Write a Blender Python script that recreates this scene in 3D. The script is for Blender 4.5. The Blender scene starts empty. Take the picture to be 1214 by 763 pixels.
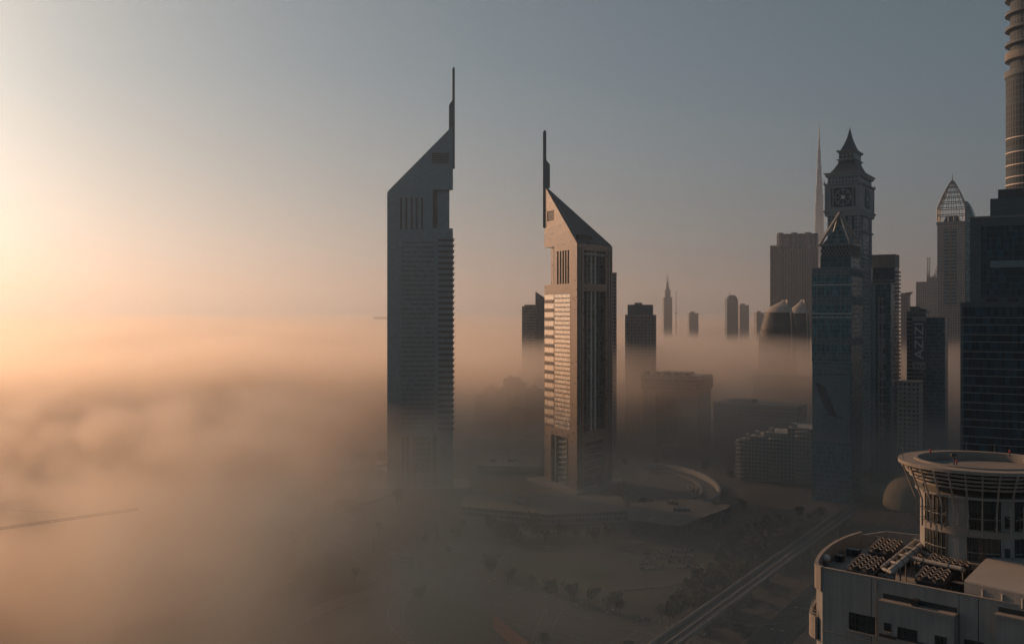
import bpy, bmesh, math, random
from mathutils import Vector, Matrix
random.seed(7)
S=bpy.context.scene; COL=S.collection
R=math.radians
F,HY,CX,CZ=1190.0,370.0,607.0,150.0      # survey of the photograph: focal length, horizon, eye height
def P(px,py,D): return Vector(((px-CX)/F*D, D, CZ+(HY-py)/F*D))
def G(px,py,z=0.0):                       # the point of the level z that is seen there
    D=(CZ-z)*F/(py-HY); return Vector(((px-CX)/F*D, D, z))
GRID=R(-31.0)                             # the street grid follows the rail viaduct

# ------------------------------------------------------------------ camera, light, render
cam=bpy.data.objects.new('camera',bpy.data.cameras.new('camera')); COL.objects.link(cam)
cam.location=(0,0,CZ); cam.rotation_euler=(R(90),0,0)
cam.data.sensor_width=36; cam.data.lens=36*F/1214; cam.data.shift_y=-(381.5-HY)/1214
cam.data.clip_end=60000; cam.data.clip_start=1; S.camera=cam
AZ,EL=R(-45),R(18)
sd=Vector((math.sin(AZ)*math.cos(EL),math.cos(AZ)*math.cos(EL),math.sin(EL)))
sun=bpy.data.objects.new('sun',bpy.data.lights.new('sun','SUN')); COL.objects.link(sun)
sun.data.energy=5; sun.data.angle=R(.5); sun.data.color=(1,.51,.25)
sun.rotation_euler=sd.to_track_quat('Z','Y').to_euler()
w=bpy.data.worlds.new('World'); S.world=w; w.use_nodes=True
nt=w.node_tree; bg=nt.nodes['Background']
sky=nt.nodes.new('ShaderNodeTexSky'); sky.sky_type='NISHITA'; sky.sun_disc=False
sky.sun_elevation=EL; sky.sun_rotation=AZ; sky.dust_density=1.0; sky.air_density=1; sky.ozone_density=1.5
tint=nt.nodes.new('ShaderNodeMix'); tint.data_type='RGBA'; tint.blend_type='MULTIPLY'; tint.inputs[0].default_value=1; tint.inputs[7].default_value=(.86,.99,1.02,1)
hs=nt.nodes.new('ShaderNodeHueSaturation'); hs.inputs['Saturation'].default_value=.4; nt.links.new(sky.outputs[0],hs.inputs['Color']); nt.links.new(hs.outputs[0],tint.inputs[6]); nt.links.new(tint.outputs[2],bg.inputs[0]); bg.inputs[1].default_value=.061
S.view_settings.view_transform='Standard'; S.view_settings.look='None'
S.view_settings.exposure=-.52
S.cycles.volume_bounces=2; S.cycles.max_bounces=4; S.cycles.transparent_max_bounces=64
S.cycles.volume_max_steps=512
S.cycles.use_adaptive_sampling=True; S.cycles.adaptive_threshold=.03
S.cycles.use_denoising=True

# ------------------------------------------------------------------ meshes
class MB:
    def __init__(s): s.v=[]; s.f=[]
    def add(s,vs,fs):
        o=len(s.v); s.v+= [tuple(v) for v in vs]; s.f+=[tuple(i+o for i in f) for f in fs]; return s
    def box(s,x0,x1,y0,y1,z0,z1):
        return s.add([(x,y,z) for x in(x0,x1) for y in(y0,y1) for z in(z0,z1)],
            [(0,1,3,2),(4,6,7,5),(0,4,5,1),(2,3,7,6),(0,2,6,4),(1,5,7,3)])
    def prism(s,poly,z0,z1):              # z1: a number or one per corner
        n=len(poly); zt=z1 if isinstance(z1,(list,tuple)) else [z1]*n
        return s.add([(p[0],p[1],z0) for p in poly]+[(p[0],p[1],zt[i]) for i,p in enumerate(poly)],
            [tuple(range(n))[::-1],tuple(range(n,2*n))]+[(i,(i+1)%n,n+(i+1)%n,n+i) for i in range(n)])
    def loft(s,rings,cap=True):
        n=len(rings[0]); vs=[p for r in rings for p in r]; fs=[]
        for k in range(len(rings)-1):
            for i in range(n): fs.append((k*n+i,k*n+(i+1)%n,(k+1)*n+(i+1)%n,(k+1)*n+i))
        if cap: fs+= [tuple(range(n))[::-1],tuple(range((len(rings)-1)*n,len(rings)*n))]
        return s.add(vs,fs)
    def lathe(s,prof,cx=0,cy=0,n=24,a0=0,a1=None,sx=1,sy=1,closed=True):
        if a1 is None:
            return s.loft([[(cx+r*sx*math.cos(2*math.pi*i/n),cy+r*sy*math.sin(2*math.pi*i/n),z) for i in range(n)] for r,z in prof],cap=closed)
        rows=[[(cx+r*sx*math.cos(a0+(a1-a0)*i/n),cy+r*sy*math.sin(a0+(a1-a0)*i/n),z) for i in range(n+1)] for r,z in prof]
        m=n+1; vs=[p for r in rows for p in r]; fs=[]; k0=len(rows) if closed else len(rows)-1
        for k in range(k0):
            j=(k+1)%len(rows)
            for i in range(n): fs.append((k*m+i,k*m+i+1,j*m+i+1,j*m+i))
        if closed: fs+=[tuple(k*m for k in range(len(rows))),tuple(k*m+n for k in range(len(rows)))[::-1]]
        return s.add(vs,fs)
    def tube(s,p,q,r,n=6,r2=None):
        p=Vector(p); q=Vector(q); d=(q-p).normalized(); a=d.orthogonal().normalized(); b=d.cross(a); r2=r if r2 is None else r2
        return s.loft([[tuple(c+ (a*math.cos(2*math.pi*i/n)+b*math.sin(2*math.pi*i/n))*rr) for i in range(n)] for c,rr in((p,r),(q,r2))])
    def bar(s,p,q,w,h,up=(0,0,1)):
        p=Vector(p); q=Vector(q); d=(q-p).normalized(); a=d.cross(Vector(up))
        if a.length<1e-4: a=d.orthogonal()
        a=a.normalized(); b=a.cross(d)
        return s.loft([[tuple(c+a*i*w/2+b*j*h/2) for i,j in((-1,-1),(1,-1),(1,1),(-1,1))] for c in(p,q)])
    def plate(s,pts,t):                   # a flat polygon in space given a thickness t along its normal
        pts=[Vector(p) for p in pts]; n=Vector((0,0,0))
        for i in range(len(pts)): n+=(pts[i]-pts[0]).cross(pts[(i+1)%len(pts)]-pts[0])
        n=n.normalized(); k=len(pts)
        return s.add([tuple(p) for p in pts]+[tuple(p+n*t) for p in pts],[tuple(range(k))[::-1],tuple(range(k,2*k))]+[(i,(i+1)%k,k+(i+1)%k,k+i) for i in range(k)])
    def ball(s,c,r,n=10,m=6,sz=1):
        return s.lathe([(max(r*math.sin(math.pi*k/m),r*.02),c[2]-r*sz*math.cos(math.pi*k/m)) for k in range(m+1)],c[0],c[1],n)
    def mesh(s,name,m,smooth=False):
        me=bpy.data.meshes.new(name); me.from_pydata(s.v,[],s.f)
        bm=bmesh.new(); bm.from_mesh(me); bmesh.ops.recalc_face_normals(bm,faces=bm.faces); uvs(bm)
        bm.to_mesh(me); bm.free()
        if smooth:
            for p in me.polygons: p.use_smooth=True
        if m: me.materials.append(m)
        return me
def uvs(bm):                              # texture coordinates in metres along each wall
    uv=bm.loops.layers.uv.verify()
    for f in bm.faces:
        n=f.normal
        if abs(n.z)<.75:
            t=Vector((-n.y,n.x,0)).normalized()
            for l in f.loops: l[uv].uv=(l.vert.co.dot(t),l.vert.co.z)
        else:
            for l in f.loops: l[uv].uv=(l.vert.co.x,l.vert.co.y)
def obj(name,mb,m,parent=None,smooth=False):
    o=bpy.data.objects.new(name,mb.mesh(name,m,smooth)); COL.objects.link(o)
    if parent: o.parent=parent
    return o
def tag(o,label=None,cat=None,group=None,kind=None):
    if label: o['label']=label
    if cat: o['category']=cat
    if group: o['group']=group
    if kind: o['kind']=kind
    return o
def thing(name,label,cat,loc=(0,0,0),rz=0,group=None):
    o=bpy.data.objects.new(name,None); COL.objects.link(o); o.location=loc; o.rotation_euler=(0,0,rz); o.empty_display_size=5
    return tag(o,label,cat,group)
def kids(o): return [c for c in COL.objects if c.parent==o]
def copy_tree(o,parent=None):
    c=o.copy(); COL.objects.link(c); c.parent=parent
    for ch in list(o.children): copy_tree(ch,c)
    return c
def cut(o,cutters):                       # carve openings out of a wall
    tmp=bpy.data.objects.new('cutter',cutters.mesh('cutter',None)); COL.objects.link(tmp); tmp.parent=o.parent
    md=o.modifiers.new('b','BOOLEAN'); md.operation='DIFFERENCE'; md.solver='EXACT'; md.use_self=True; md.object=tmp
    dg=bpy.context.evaluated_depsgraph_get(); dg.update()
    me=bpy.data.meshes.new_from_object(o.evaluated_get(dg)); o.modifiers.clear()
    bm=bmesh.new(); bm.from_mesh(me); bmesh.ops.recalc_face_normals(bm,faces=bm.faces); uvs(bm); bm.to_mesh(me); bm.free()
    m=o.data.materials[0]; me.materials.clear(); me.materials.append(m); o.data=me
    bpy.data.objects.remove(tmp); return o
class Face:                               # a vertical wall: base corner, direction; (photo point) -> (metres along it, height)
    def __init__(s,x,y,ang): s.o=Vector((x,y)); s.d=Vector((math.cos(ang),math.sin(ang))); s.a=ang
    def s_(s,px):
        k=(px-CX)/F; return (k*s.o.y-s.o.x)/(s.d.x-k*s.d.y)
    def at(s,px,py):
        t=s.s_(px); D=s.o.y+t*s.d.y; return t,CZ+(HY-py)/F*D
def front(x0,x1,D,rz=0.0):                # front-left base corner and width of a block between two photo columns
    f=Face((x0-CX)/F*D,D,rz); return f,f.s_(x1),Vector((f.o.x,f.o.y,0))

# ------------------------------------------------------------------ materials
def newmat(name):
    m=bpy.data.materials.new(name); m.use_nodes=True; t=m.node_tree; b=t.nodes['Principled BSDF']; return m,t,b
def M(t,op,a,b=None,c=None,clamp=False):
    n=t.nodes.new('ShaderNodeMath'); n.operation=op; n.use_clamp=clamp
    for i,x in enumerate((a,b,c)):
        if x is None: continue
        if isinstance(x,(int,float)): n.inputs[i].default_value=x
        else: t.links.new(x,n.inputs[i])
    return n.outputs[0]
def mix(t,f,a,b,mode='MIX'):
    n=t.nodes.new('ShaderNodeMix'); n.data_type='RGBA'; n.blend_type=mode
    for i,x in ((0,f),(6,a),(7,b)):
        if isinstance(x,(int,float)): n.inputs[i].default_value=x
        elif isinstance(x,tuple): n.inputs[i].default_value=(*x[:3],1)
        else: t.links.new(x,n.inputs[i])
    return n.outputs[2]
def noise(t,scale,detail=3,vec=None,rough=.55,out=0):
    n=t.nodes.new('ShaderNodeTexNoise'); n.inputs['Scale'].default_value=scale; n.inputs['Detail'].default_value=detail; n.inputs['Roughness'].default_value=rough
    if vec is None: vec=t.nodes.new('ShaderNodeTexCoord').outputs['Object']
    t.links.new(vec,n.inputs['Vector']); return n.outputs[out]
def sv(t,x,v):
    t.links.new(x,v)
def plain(name,c,rough=.7,metal=0,nscale=.3,amt=.35,spec=.5):
    m,t,b=newmat(name)
    n=noise(t,nscale,5); k=M(t,'MULTIPLY_ADD',n,amt*2,1-amt)
    sv(t,mix(t,1.0,tuple(c),k,'MULTIPLY'),b.inputs['Base Color']); b.inputs['Roughness'].default_value=rough; b.inputs['Metallic'].default_value=metal
    b.inputs['Specular IOR Level'].default_value=spec
    return m
def facade(name,wall,glass,fl=3.8,bay=1.5,sill=.35,mull=.12,gr=.15,wr=.6,metal=0,var=.7,ior=1.6,stain=.3):
    m,t,b=newmat(name); tc=t.nodes.new('ShaderNodeTexCoord'); sp=t.nodes.new('ShaderNodeSeparateXYZ'); sv(t,tc.outputs['UV'],sp.inputs[0])
    u=M(t,'DIVIDE',sp.outputs[0],bay); v=M(t,'DIVIDE',sp.outputs[1],fl)
    fx=M(t,'GREATER_THAN',M(t,'FRACT',u),mull); fy=M(t,'GREATER_THAN',M(t,'FRACT',v),sill); g=M(t,'MULTIPLY',fx,fy)
    cb=t.nodes.new('ShaderNodeCombineXYZ'); sv(t,M(t,'FLOOR',u),cb.inputs[0]); sv(t,M(t,'FLOOR',v),cb.inputs[1])
    wn=t.nodes.new('ShaderNodeTexWhiteNoise'); wn.noise_dimensions='2D'; sv(t,cb.outputs[0],wn.inputs['Vector'])
    gk=M(t,'MULTIPLY_ADD',M(t,'POWER',wn.outputs[0],2.0),var*2,1-var*.7)
    gc=mix(t,1.0,tuple(glass),gk,'MULTIPLY')
    nz=M(t,'MULTIPLY_ADD',noise(t,.05,5),stain*2,1-stain); wc=mix(t,1.0,tuple(wall),nz,'MULTIPLY')
    sv(t,mix(t,g,wc,gc),b.inputs['Base Color'])
    sv(t,M(t,'MULTIPLY_ADD',g,M(t,'SUBTRACT',M(t,'MULTIPLY_ADD',wn.outputs[0],.12,gr),wr),wr),b.inputs['Roughness'])
    b.inputs['IOR'].default_value=ior; b.inputs['Metallic'].default_value=metal
    return m
def panels(name,c,pw=2.4,ph=1.3,rough=.45,metal=.3,gap=.04,var=.12,line=.45):
    m,t,b=newmat(name); tc=t.nodes.new('ShaderNodeTexCoord'); sp=t.nodes.new('ShaderNodeSeparateXYZ'); sv(t,tc.outputs['UV'],sp.inputs[0])
    u=M(t,'DIVIDE',sp.outputs[0],pw); v=M(t,'DIVIDE',sp.outputs[1],ph)
    g=M(t,'MULTIPLY',M(t,'GREATER_THAN',M(t,'FRACT',u),gap*.6),M(t,'GREATER_THAN',M(t,'FRACT',v),gap*1.6))
    cb=t.nodes.new('ShaderNodeCombineXYZ'); sv(t,M(t,'FLOOR',u),cb.inputs[0]); sv(t,M(t,'FLOOR',v),cb.inputs[1])
    wn=t.nodes.new('ShaderNodeTexWhiteNoise'); wn.noise_dimensions='2D'; sv(t,cb.outputs[0],wn.inputs['Vector'])
    k=M(t,'MULTIPLY',M(t,'MULTIPLY_ADD',wn.outputs[0],2*var,1-var),M(t,'MULTIPLY_ADD',g,1-line,line))
    k=M(t,'MULTIPLY',k,M(t,'MULTIPLY_ADD',noise(t,.9,4),.3,.85))
    sv(t,mix(t,1.0,tuple(c),k,'MULTIPLY'),b.inputs['Base Color'])
    sv(t,M(t,'MULTIPLY_ADD',wn.outputs[0],.15,rough-.07),b.inputs['Roughness']); b.inputs['Metallic'].default_value=metal
    return m
MT={}
MT['alu']=panels('shade_tinted_aluminium',(.165,.23,.265),2.4,1.5,.4,.5)  # silver cladding of the taller tower, its teal shade put into the colour
MT['alu_sunlit']=panels('sun_tinted_aluminium',(.24,.20,.175),2.4,1.5,.34,.6)  # same cladding on the shorter tower, warm sunlight put into the colour
MT['alu_dark']=panels('grey_cladding',(.085,.115,.13),2.0,1.2,.5,.3)
MT['roofmetal']=panels('roof_cladding',(.055,.075,.085),3,1.6,.6,0,line=.6)
MT['glass']=facade('dark_glass',(.10,.11,.115),(.02,.035,.04),3.9,1.5,.1,.08,.1,.4)
MT['bandglass']=facade('strip_glass',(.3,.3,.3),(.06,.07,.075),1.9,2.2,.03,.03,.16,.4,ior=2.0)
MT['shadeglass']=facade('floor_strip_glass',(.2,.2,.2),(.10,.115,.125),1.9,2.2,.03,.03,.3,.4,var=.4,ior=1.5)
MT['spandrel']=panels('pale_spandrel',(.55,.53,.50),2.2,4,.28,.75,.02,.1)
MT['slot']=plain('shadow_gap_glass',(.02,.025,.03),.25)
MT['louver']=plain('louvre_metal',(.07,.075,.08),.5,.3)
MT['steel']=plain('painted_steel',(.22,.23,.23),.5,.4)
MT['white']=plain('white_paint',(.62,.60,.57),.6,0,.2,.15)
MT['conc']=plain('concrete',(.2,.195,.185),.85,0,.15,.3)
MT['concl']=plain('pale_concrete',(.33,.32,.30),.8,0,.12,.22)
MT['dark']=plain('dark_plant_metal',(.045,.047,.05),.6,.3)
MT['asphalt']=plain('asphalt',(.05,.05,.052),.9,0,.05,.35)
MT['line']=plain('road_paint',(.2,.2,.19),.8,0,.5,.3)
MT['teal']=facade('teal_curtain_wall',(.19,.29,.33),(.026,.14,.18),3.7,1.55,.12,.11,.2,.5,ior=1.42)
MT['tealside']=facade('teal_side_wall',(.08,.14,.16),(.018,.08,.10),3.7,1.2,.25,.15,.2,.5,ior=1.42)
MT['stone']=facade('stone_tower_wall',(.25,.285,.29),(.025,.04,.045),3.6,3.0,.42,.5,.2,.75)
MT['stonep']=plain('stone_trim',(.28,.31,.315),.8,0,.1,.25)
MT['slate']=panels('slate_roof',(.075,.09,.10),1.2,.8,.6,.1,.08,.25)
MT['darkglass']=facade('navy_curtain_wall',(.04,.065,.08),(.011,.04,.064),3.8,1.5,.08,.06,.14,.4,ior=1.4)
MT['resid']=facade('apartment_wall',(.33,.31,.29),(.04,.045,.05),3.4,3.2,.45,.4,.3,.8)
MT['grid']=facade('office_grid_wall',(.2,.2,.2),(.035,.04,.045),3.9,2.2,.3,.3,.2,.7)
MT['greyrib']=facade('ribbed_wall',(.15,.17,.185),(.05,.065,.075),4.2,4.5,.12,.45,.35,.7,ior=1.4)
MT['drum']=facade('round_tower_wall',(.09,.125,.15),(.04,.06,.075),4.2,3,.2,.3,.6,.85,ior=1.25)
MT['domeglass']=facade('dome_glass',(.05,.07,.08),(.02,.035,.045),3.8,1.5,.08,.06,.5,.7,ior=1.3)
MT['far']=facade('distant_tower_wall',(.2,.2,.21),(.06,.07,.08),4,3,.3,.35,.3,.7)
MT['khalifa']=facade('silver_glass_wall',(.19,.205,.22),(.07,.085,.095),7,3,.2,.3,.2,.4)
MT['gold']=plain('gold_shell',(.2,.165,.11),.8,.0,.1,.15)
MT['sign']=plain('blue_sign_board',(.045,.075,.14),.5)
MT['rust']=plain('orange_hoarding',(.15,.07,.045),.7,0,.6,.3)
MT['bark']=plain('bark',(.09,.065,.045),.9)
MT['leaf']=plain('leaves',(.05,.065,.03),.8,0,.6,.5)
MT['rooffloor']=plain('roof_membrane',(.09,.088,.085),.9,0,.12,.4)
MT['alu_pale']=plain('pale_metal_tracery',(.26,.31,.33),.6)
# ------------------------------------------------------------------ the twin triangular towers
def tri_tower(name,label,B,rz,wd,mirror,zA,zB,skin):
    """local frame: face A-B on y=0, B at the origin, A at x=wd (mirrored: -wd), C behind"""
    q=-1 if mirror else 1
    t=thing(name,label,'skyscraper',(B[0],B[1],0),rz)
    h=wd*.866; tri=[(0,0),(q*wd,0),(q*wd/2,h)]
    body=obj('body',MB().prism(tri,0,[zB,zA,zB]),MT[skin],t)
    def bx(mb,s0,s1,y0,y1,z0,z1):
        a,b=sorted((q*s0,q*s1)); return mb.box(a,b,y0,y1,z0,z1)
    return t,body,q,bx,tri,h
# office tower --------------------------------------------------
f1=Face((459-CX)/F*850,850,R(5)); w1=f1.s_(537)
zB=f1.at(459,228)[1]; zA=f1.at(537,149)[1]
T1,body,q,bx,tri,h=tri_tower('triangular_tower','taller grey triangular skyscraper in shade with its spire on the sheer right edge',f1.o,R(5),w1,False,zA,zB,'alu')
c=MB(); slots=[(474.3,476.6),(480.6,482.9),(486.9,489.2),(492.9,495.2),(499.2,501.5)]
zs0,zs1=f1.at(490,272)[1],f1.at(490,234)[1]
for a,b in slots: bx(c,f1.s_(a),f1.s_(b),-1,2.2,zs0,zs1)
nz0,nz1=f1.at(520,270.5)[1],f1.at(520,225)[1]
bx(c,f1.s_(513),w1+6,-3,5,nz0,nz1)
pz1=f1.at(500,517)[1]; bx(c,f1.s_(476),f1.s_(518),-1,5,-1,pz1)
lz0,lz1=f1.at(520,194)[1],f1.at(520,181)[1]; bx(c,f1.s_(512),f1.s_(532),-1,1.6,lz0,lz1)
cut(body,c)
for a,b in slots:
    obj('slot_window',bx(MB(),f1.s_(a),f1.s_(b),1.6,2.1,zs0,zs1),MT['slot'],T1)
obj('recess_glazing',bx(MB(),f1.s_(513)+.1,f1.s_(518.5),4.2,4.9,nz0+.1,nz1-.1),MT['slot'],T1)
for i in range(6): obj('louvre',bx(MB(),f1.s_(512),f1.s_(532),.5,1.5,lz0+(lz1-lz0)*i/6,lz0+(lz1-lz0)*(i+.55)/6),MT['louver'],T1)
# portal: recessed lobby wall with columns and floor bands
pg=obj('portal_glazing',bx(MB(),f1.s_(476)+.05,f1.s_(518)-.05,4.3,4.9,0,pz1-.1),MT['glass'],T1)
for px in(479,485.5,487.5,511): obj('portal_column',bx(MB(),f1.s_(px),f1.s_(px+1.6),2.5,4.2,0,pz1-.1),MT['alu'],T1)
for i in range(9): obj('portal_band',bx(MB(),f1.s_(490),f1.s_(510),3.4,4.25,2+i*(pz1-3)/9,3.9+i*(pz1-3)/9),MT['alu_dark'],T1)
# window bands of the middle zone, one to a floor, and the projecting dark louvre bands near the mast edge
zt,zb=f1.at(500,283)[1],f1.at(500,508)[1]; n=40
for i in range(n):
    z=zb+(zt-zb)*i/n; obj('window_band',bx(MB(),f1.s_(475.5),f1.s_(515),-.08,.4,z,z+1.7),MT['shadeglass'],T1)
zt,zb=f1.at(528,284.5)[1],f1.at(528,508)[1]; n=34
for i in range(n):
    z=zb+(zt-zb)*i/(n-1); bb=bx(MB(),f1.s_(519.5),w1+1.0,-.5,.6,z-1.3,z+.9); obj('louvre_band',bb,MT['louver'],T1)
for i in range(0,34):
    z=zb+(zt-zb)*i/33; obj('ledge',bx(MB(),w1-3,w1+2.2,-.9,1.2,z+.9,z+1.25),MT['steel'],T1)
# roof plane and mast
def roof(T,tri,zB,zA,q,wd,h):
    o=MB(); pts=[(tri[0][0],tri[0][1],zB),(tri[1][0],tri[1][1],zA),(tri[2][0],tri[2][1],zB)]
    cx=sum(p[0] for p in pts)/3; cy=sum(p[1] for p in pts)/3; cz=sum(p[2] for p in pts)/3
    ins=[tuple(Vector((cx,cy,cz))+(Vector(p)-Vector((cx,cy,cz)))*.96+Vector((0,0,.15))) for p in pts]
    if q>0: ins=ins
    else: ins=ins[::-1]
    rf=obj('roof',o.plate(ins,.5),MT['roofmetal'],T)
    return rf
roof(T1,tri,zB,zA,q,w1,h)
def zz(f,px,py): return f.at(px,py)[1]
mast=MB(); s=f1.s_
mast.plate([(s(536.9),-.8,zz(f1,537,200)),(s(539.2),-.8,zz(f1,537,200)),(s(539.2),-.8,zz(f1,537,82)),(s(538.4),-.8,zz(f1,537,79)),(s(536.2),-.8,zz(f1,537,82)),(s(536.2),-.8,zz(f1,537,119)),
  (s(532.2),-.8,zz(f1,537,125)),(s(532.2),-.8,zz(f1,537,154)),(s(536.9),-.8,zz(f1,537,150))],-2.6)
obj('mast',mast,MT['alu_dark'],T1)
obj('podium',MB().prism([(-14,-10),(w1+14,-10),(w1+14,30),(w1/2,h+14),(-14,30)],0,2.2),MT['conc'],T1)

# hotel tower ----------------------------------------------------
f2=Face((684-CX)/F*835,835,R(115)); w2=60.0
zB=f2.at(684,288)[1]; sA=f2.s_(646); zA=CZ+(HY-220)/F*(835+math.sin(R(115))*w2)
T2,body,q,bx,tri,h=tri_tower('triangular_tower','shorter triangular skyscraper with one sunlit copper coloured face and a sloping dark roof',f2.o,R(-65),w2,True,zA,zB,'alu_sunlit')
g2=Face(f2.o.x,f2.o.y,R(55))               # face B-C
def S2(px): return f2.s_(px)
c=MB(); sl=[(660.4,662.3),(663.6,665.5),(666.8,668.7),(669.8,671.7),(672.8,674.7)]
zs0,zs1=f2.at(668,336.5)[1],f2.at(668,297)[1]
for a,b in sl: bx(c,S2(b),S2(a),-1,2.0,zs0,zs1)
nz0,nz1=f2.at(652,337.5)[1],f2.at(652,293)[1]; bx(c,S2(657),w2+6,-3,5,nz0,nz1)
pz1=f2.at(663,516.5)[1]; bx(c,S2(673.5),S2(653.5),-1,4.5,-1,pz1)
lz0,lz1=f2.at(653,262)[1],f2.at(653,250)[1]; bx(c,S2(657),S2(648.6),-1,1.2,lz0,lz1)
# the B-C face: cutters rotated by 120 degrees about B (local +x there runs to C)
def fbc(mb,s0,s1,d0,d1,z0,z1):             # s from B along B-C, d inwards
    ang=R(120); ux,uy=math.cos(ang),math.sin(ang); ix,iy=-uy,ux      # inward = to the left of B->C
    pts=[(s0*ux+d0*ix,s0*uy+d0*iy),(s1*ux+d0*ix,s1*uy+d0*iy),(s1*ux+d1*ix,s1*uy+d1*iy),(s0*ux+d1*ix,s0*uy+d1*iy)]
    return mb.prism(pts,z0,z1)
def SG(px): return g2.s_(px)
def ZG(px,py): return g2.at(px,py)[1]
a0,a1=SG(692.5),SG(718)
for (y0,y1) in((336.5,297.5),(510,345),(586,522)): fbc(c,a0,a1,-1,4.2,ZG(705,y0) if y0<580 else -1,ZG(705,y1))
cut(body,c)
for a,b in sl: obj('slot_window',bx(MB(),S2(b),S2(a),1.3,1.9,zs0,zs1),MT['slot'],T2)
obj('recess_glazing',bx(MB(),S2(657)+.1,S2(655.3),.8,4.9,nz0+.1,nz1-.1),MT['slot'],T2)
for i in range(6): obj('louvre',bx(MB(),S2(657),S2(648.6),.3,1.1,lz0+(lz1-lz0)*i/6,lz0+(lz1-lz0)*(i+.55)/6),MT['louver'],T2)
obj('portal_glazing',bx(MB(),S2(673.5)+.05,S2(653.5)-.05,3.8,4.4,0,pz1-.1),MT['glass'],T2)
for i in range(9):
    z=3+i*(pz1-6)/8.6; obj('portal_beam',bx(MB(),S2(667),S2(661),.6,3.7,z,z+1.0),MT['alu'],T2)
for px in(656.5,669.5): obj('portal_column',bx(MB(),S2(px+1.3),S2(px),1.2,3.7,0,pz1-.1),MT['alu_dark'],T2)
zt,zb=f2.at(668,347)[1],f2.at(668,508)[1]; n=30
for i in range(n):
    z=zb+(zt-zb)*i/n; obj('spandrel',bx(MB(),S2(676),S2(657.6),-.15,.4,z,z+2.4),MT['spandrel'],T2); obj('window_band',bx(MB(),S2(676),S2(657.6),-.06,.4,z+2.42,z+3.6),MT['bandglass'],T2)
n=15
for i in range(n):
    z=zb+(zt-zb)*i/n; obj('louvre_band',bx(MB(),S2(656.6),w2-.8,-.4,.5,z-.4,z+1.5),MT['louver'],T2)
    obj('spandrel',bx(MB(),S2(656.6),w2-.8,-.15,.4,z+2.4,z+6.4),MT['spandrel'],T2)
# atrium on face B-C
for (y0,y1) in((336.5,297.5),(510,345)):
    z0,z1=ZG(705,y0),ZG(705,y1)
    obj('atrium_glazing',fbc(MB(),a0+.05,a1-.05,3.4,4.1,z0+.05,z1-.05),MT['glass'],T2)
    for px in(697.5,703.2,708.2,712): obj('atrium_column',fbc(MB(),SG(px),SG(px+.9),2.0,3.3,z0+.05,z1-.05),MT['white' if 702<px<710 else 'alu_dark'],T2)
obj('atrium_glazing',fbc(MB(),a0+.05,a1-.05,3.4,4.1,0,ZG(705,522)-.05),MT['glass'],T2)
for z in range(4,38,6): obj('atrium_beam',fbc(MB(),a0+.1,a1-.1,1.5,3.3,z,z+1.1),MT['alu_dark'],T2)
obj('atrium_beam',fbc(MB(),a0+.1,a1-.1,.6,3.3,ZG(705,303),ZG(705,300)),MT['steel'],T2)
for px in(685.8,689,720.5,723.5): obj('corner_rib',fbc(MB(),SG(px),SG(px+.8),-.35,.3,0,zB-3),MT['alu_dark'],T2)
roof(T2,tri,zB,zA,q,w2,h)
A3=Vector((q*w2,0,zA)); B3=Vector((0,0,zB)); C3=Vector((q*w2/2,h,zB))
def rp(u,v,up=.9): return tuple(A3*(1-u-v)+B3*u+C3*v+Vector((0,0,up)))
obj('roof_groove',MB().plate([rp(.25,.05),rp(.9,.05),rp(.88,.09),rp(.26,.09)][::-1],.25),MT['slot'],T2)
for u,v in((.78,.12),(.7,.2),(.62,.28),(.54,.36),(.46,.44)):
    p=Vector(rp(u,v,0)); obj('roof_plant',MB().box(p.x-2,p.x+2,p.y-1.5,p.y+1.5,p.z-1,p.z+2.4),MT['dark'],T2)
s=lambda px:f2.s_(px); m_=MB(); D2=835+math.sin(R(115))*w2
zq=lambda py: CZ+(HY-py)/F*D2

def mv(px,py):                             # the mast blade stands square to the street, not in the sunlit wall
    v=Matrix.Rotation(R(65),2)@Vector(((px-646)/F*D2,-.6)); return (-w2+v.x,v.y,zq(py))
m_.plate([mv(*a) for a in((644.3,270),(646.9,270),(646.9,223),(652.6,223),(652.6,195),(648.3,190),(648.3,156),(646.2,154),(644.3,157))],-1.4)
obj('mast',m_,MT['alu_dark'],T2)
obj('podium',MB().prism([(12,-8),(6,14),(-w2/2,h+14),(-w2-14,20),(-w2-14,-10)],0,2.2),MT['conc'],T2)

# ------------------------------------------------------------------ generic blocks
def block(name,label,x0,x1,D,ytop,depth,rz=0.0,mat='far',cat='tower',roofm='conc',parapet=1.2,wallname='wall',zbase=0):
    f,wd,loc=front(x0,x1,D,rz); t=thing(name,label,cat,loc,rz)
    z=CZ+(HY-ytop)/F*D
    obj(wallname,MB().box(0,wd,0,depth,zbase,z-parapet),MT[mat],t)
    obj('roof',MB().box(-.25,wd+.25,-.25,depth+.25,z-parapet,z),MT[roofm],t)
    return t,f,wd,z
def addbox(t,name,x0,x1,y0,y1,z0,z1,mat): return obj(name,MB().box(x0,x1,y0,y1,z0,z1),MT[mat],t)
def fins(t,n,wd,z0,z1,mat,d=.8,wfin=.6,name='fin'):
    for i in range(n):
        x=wd*(i+.5)/n; obj(name,MB().box(x-wfin/2,x+wfin/2,-d,.1,z0,z1),MT[mat],t)

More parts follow.
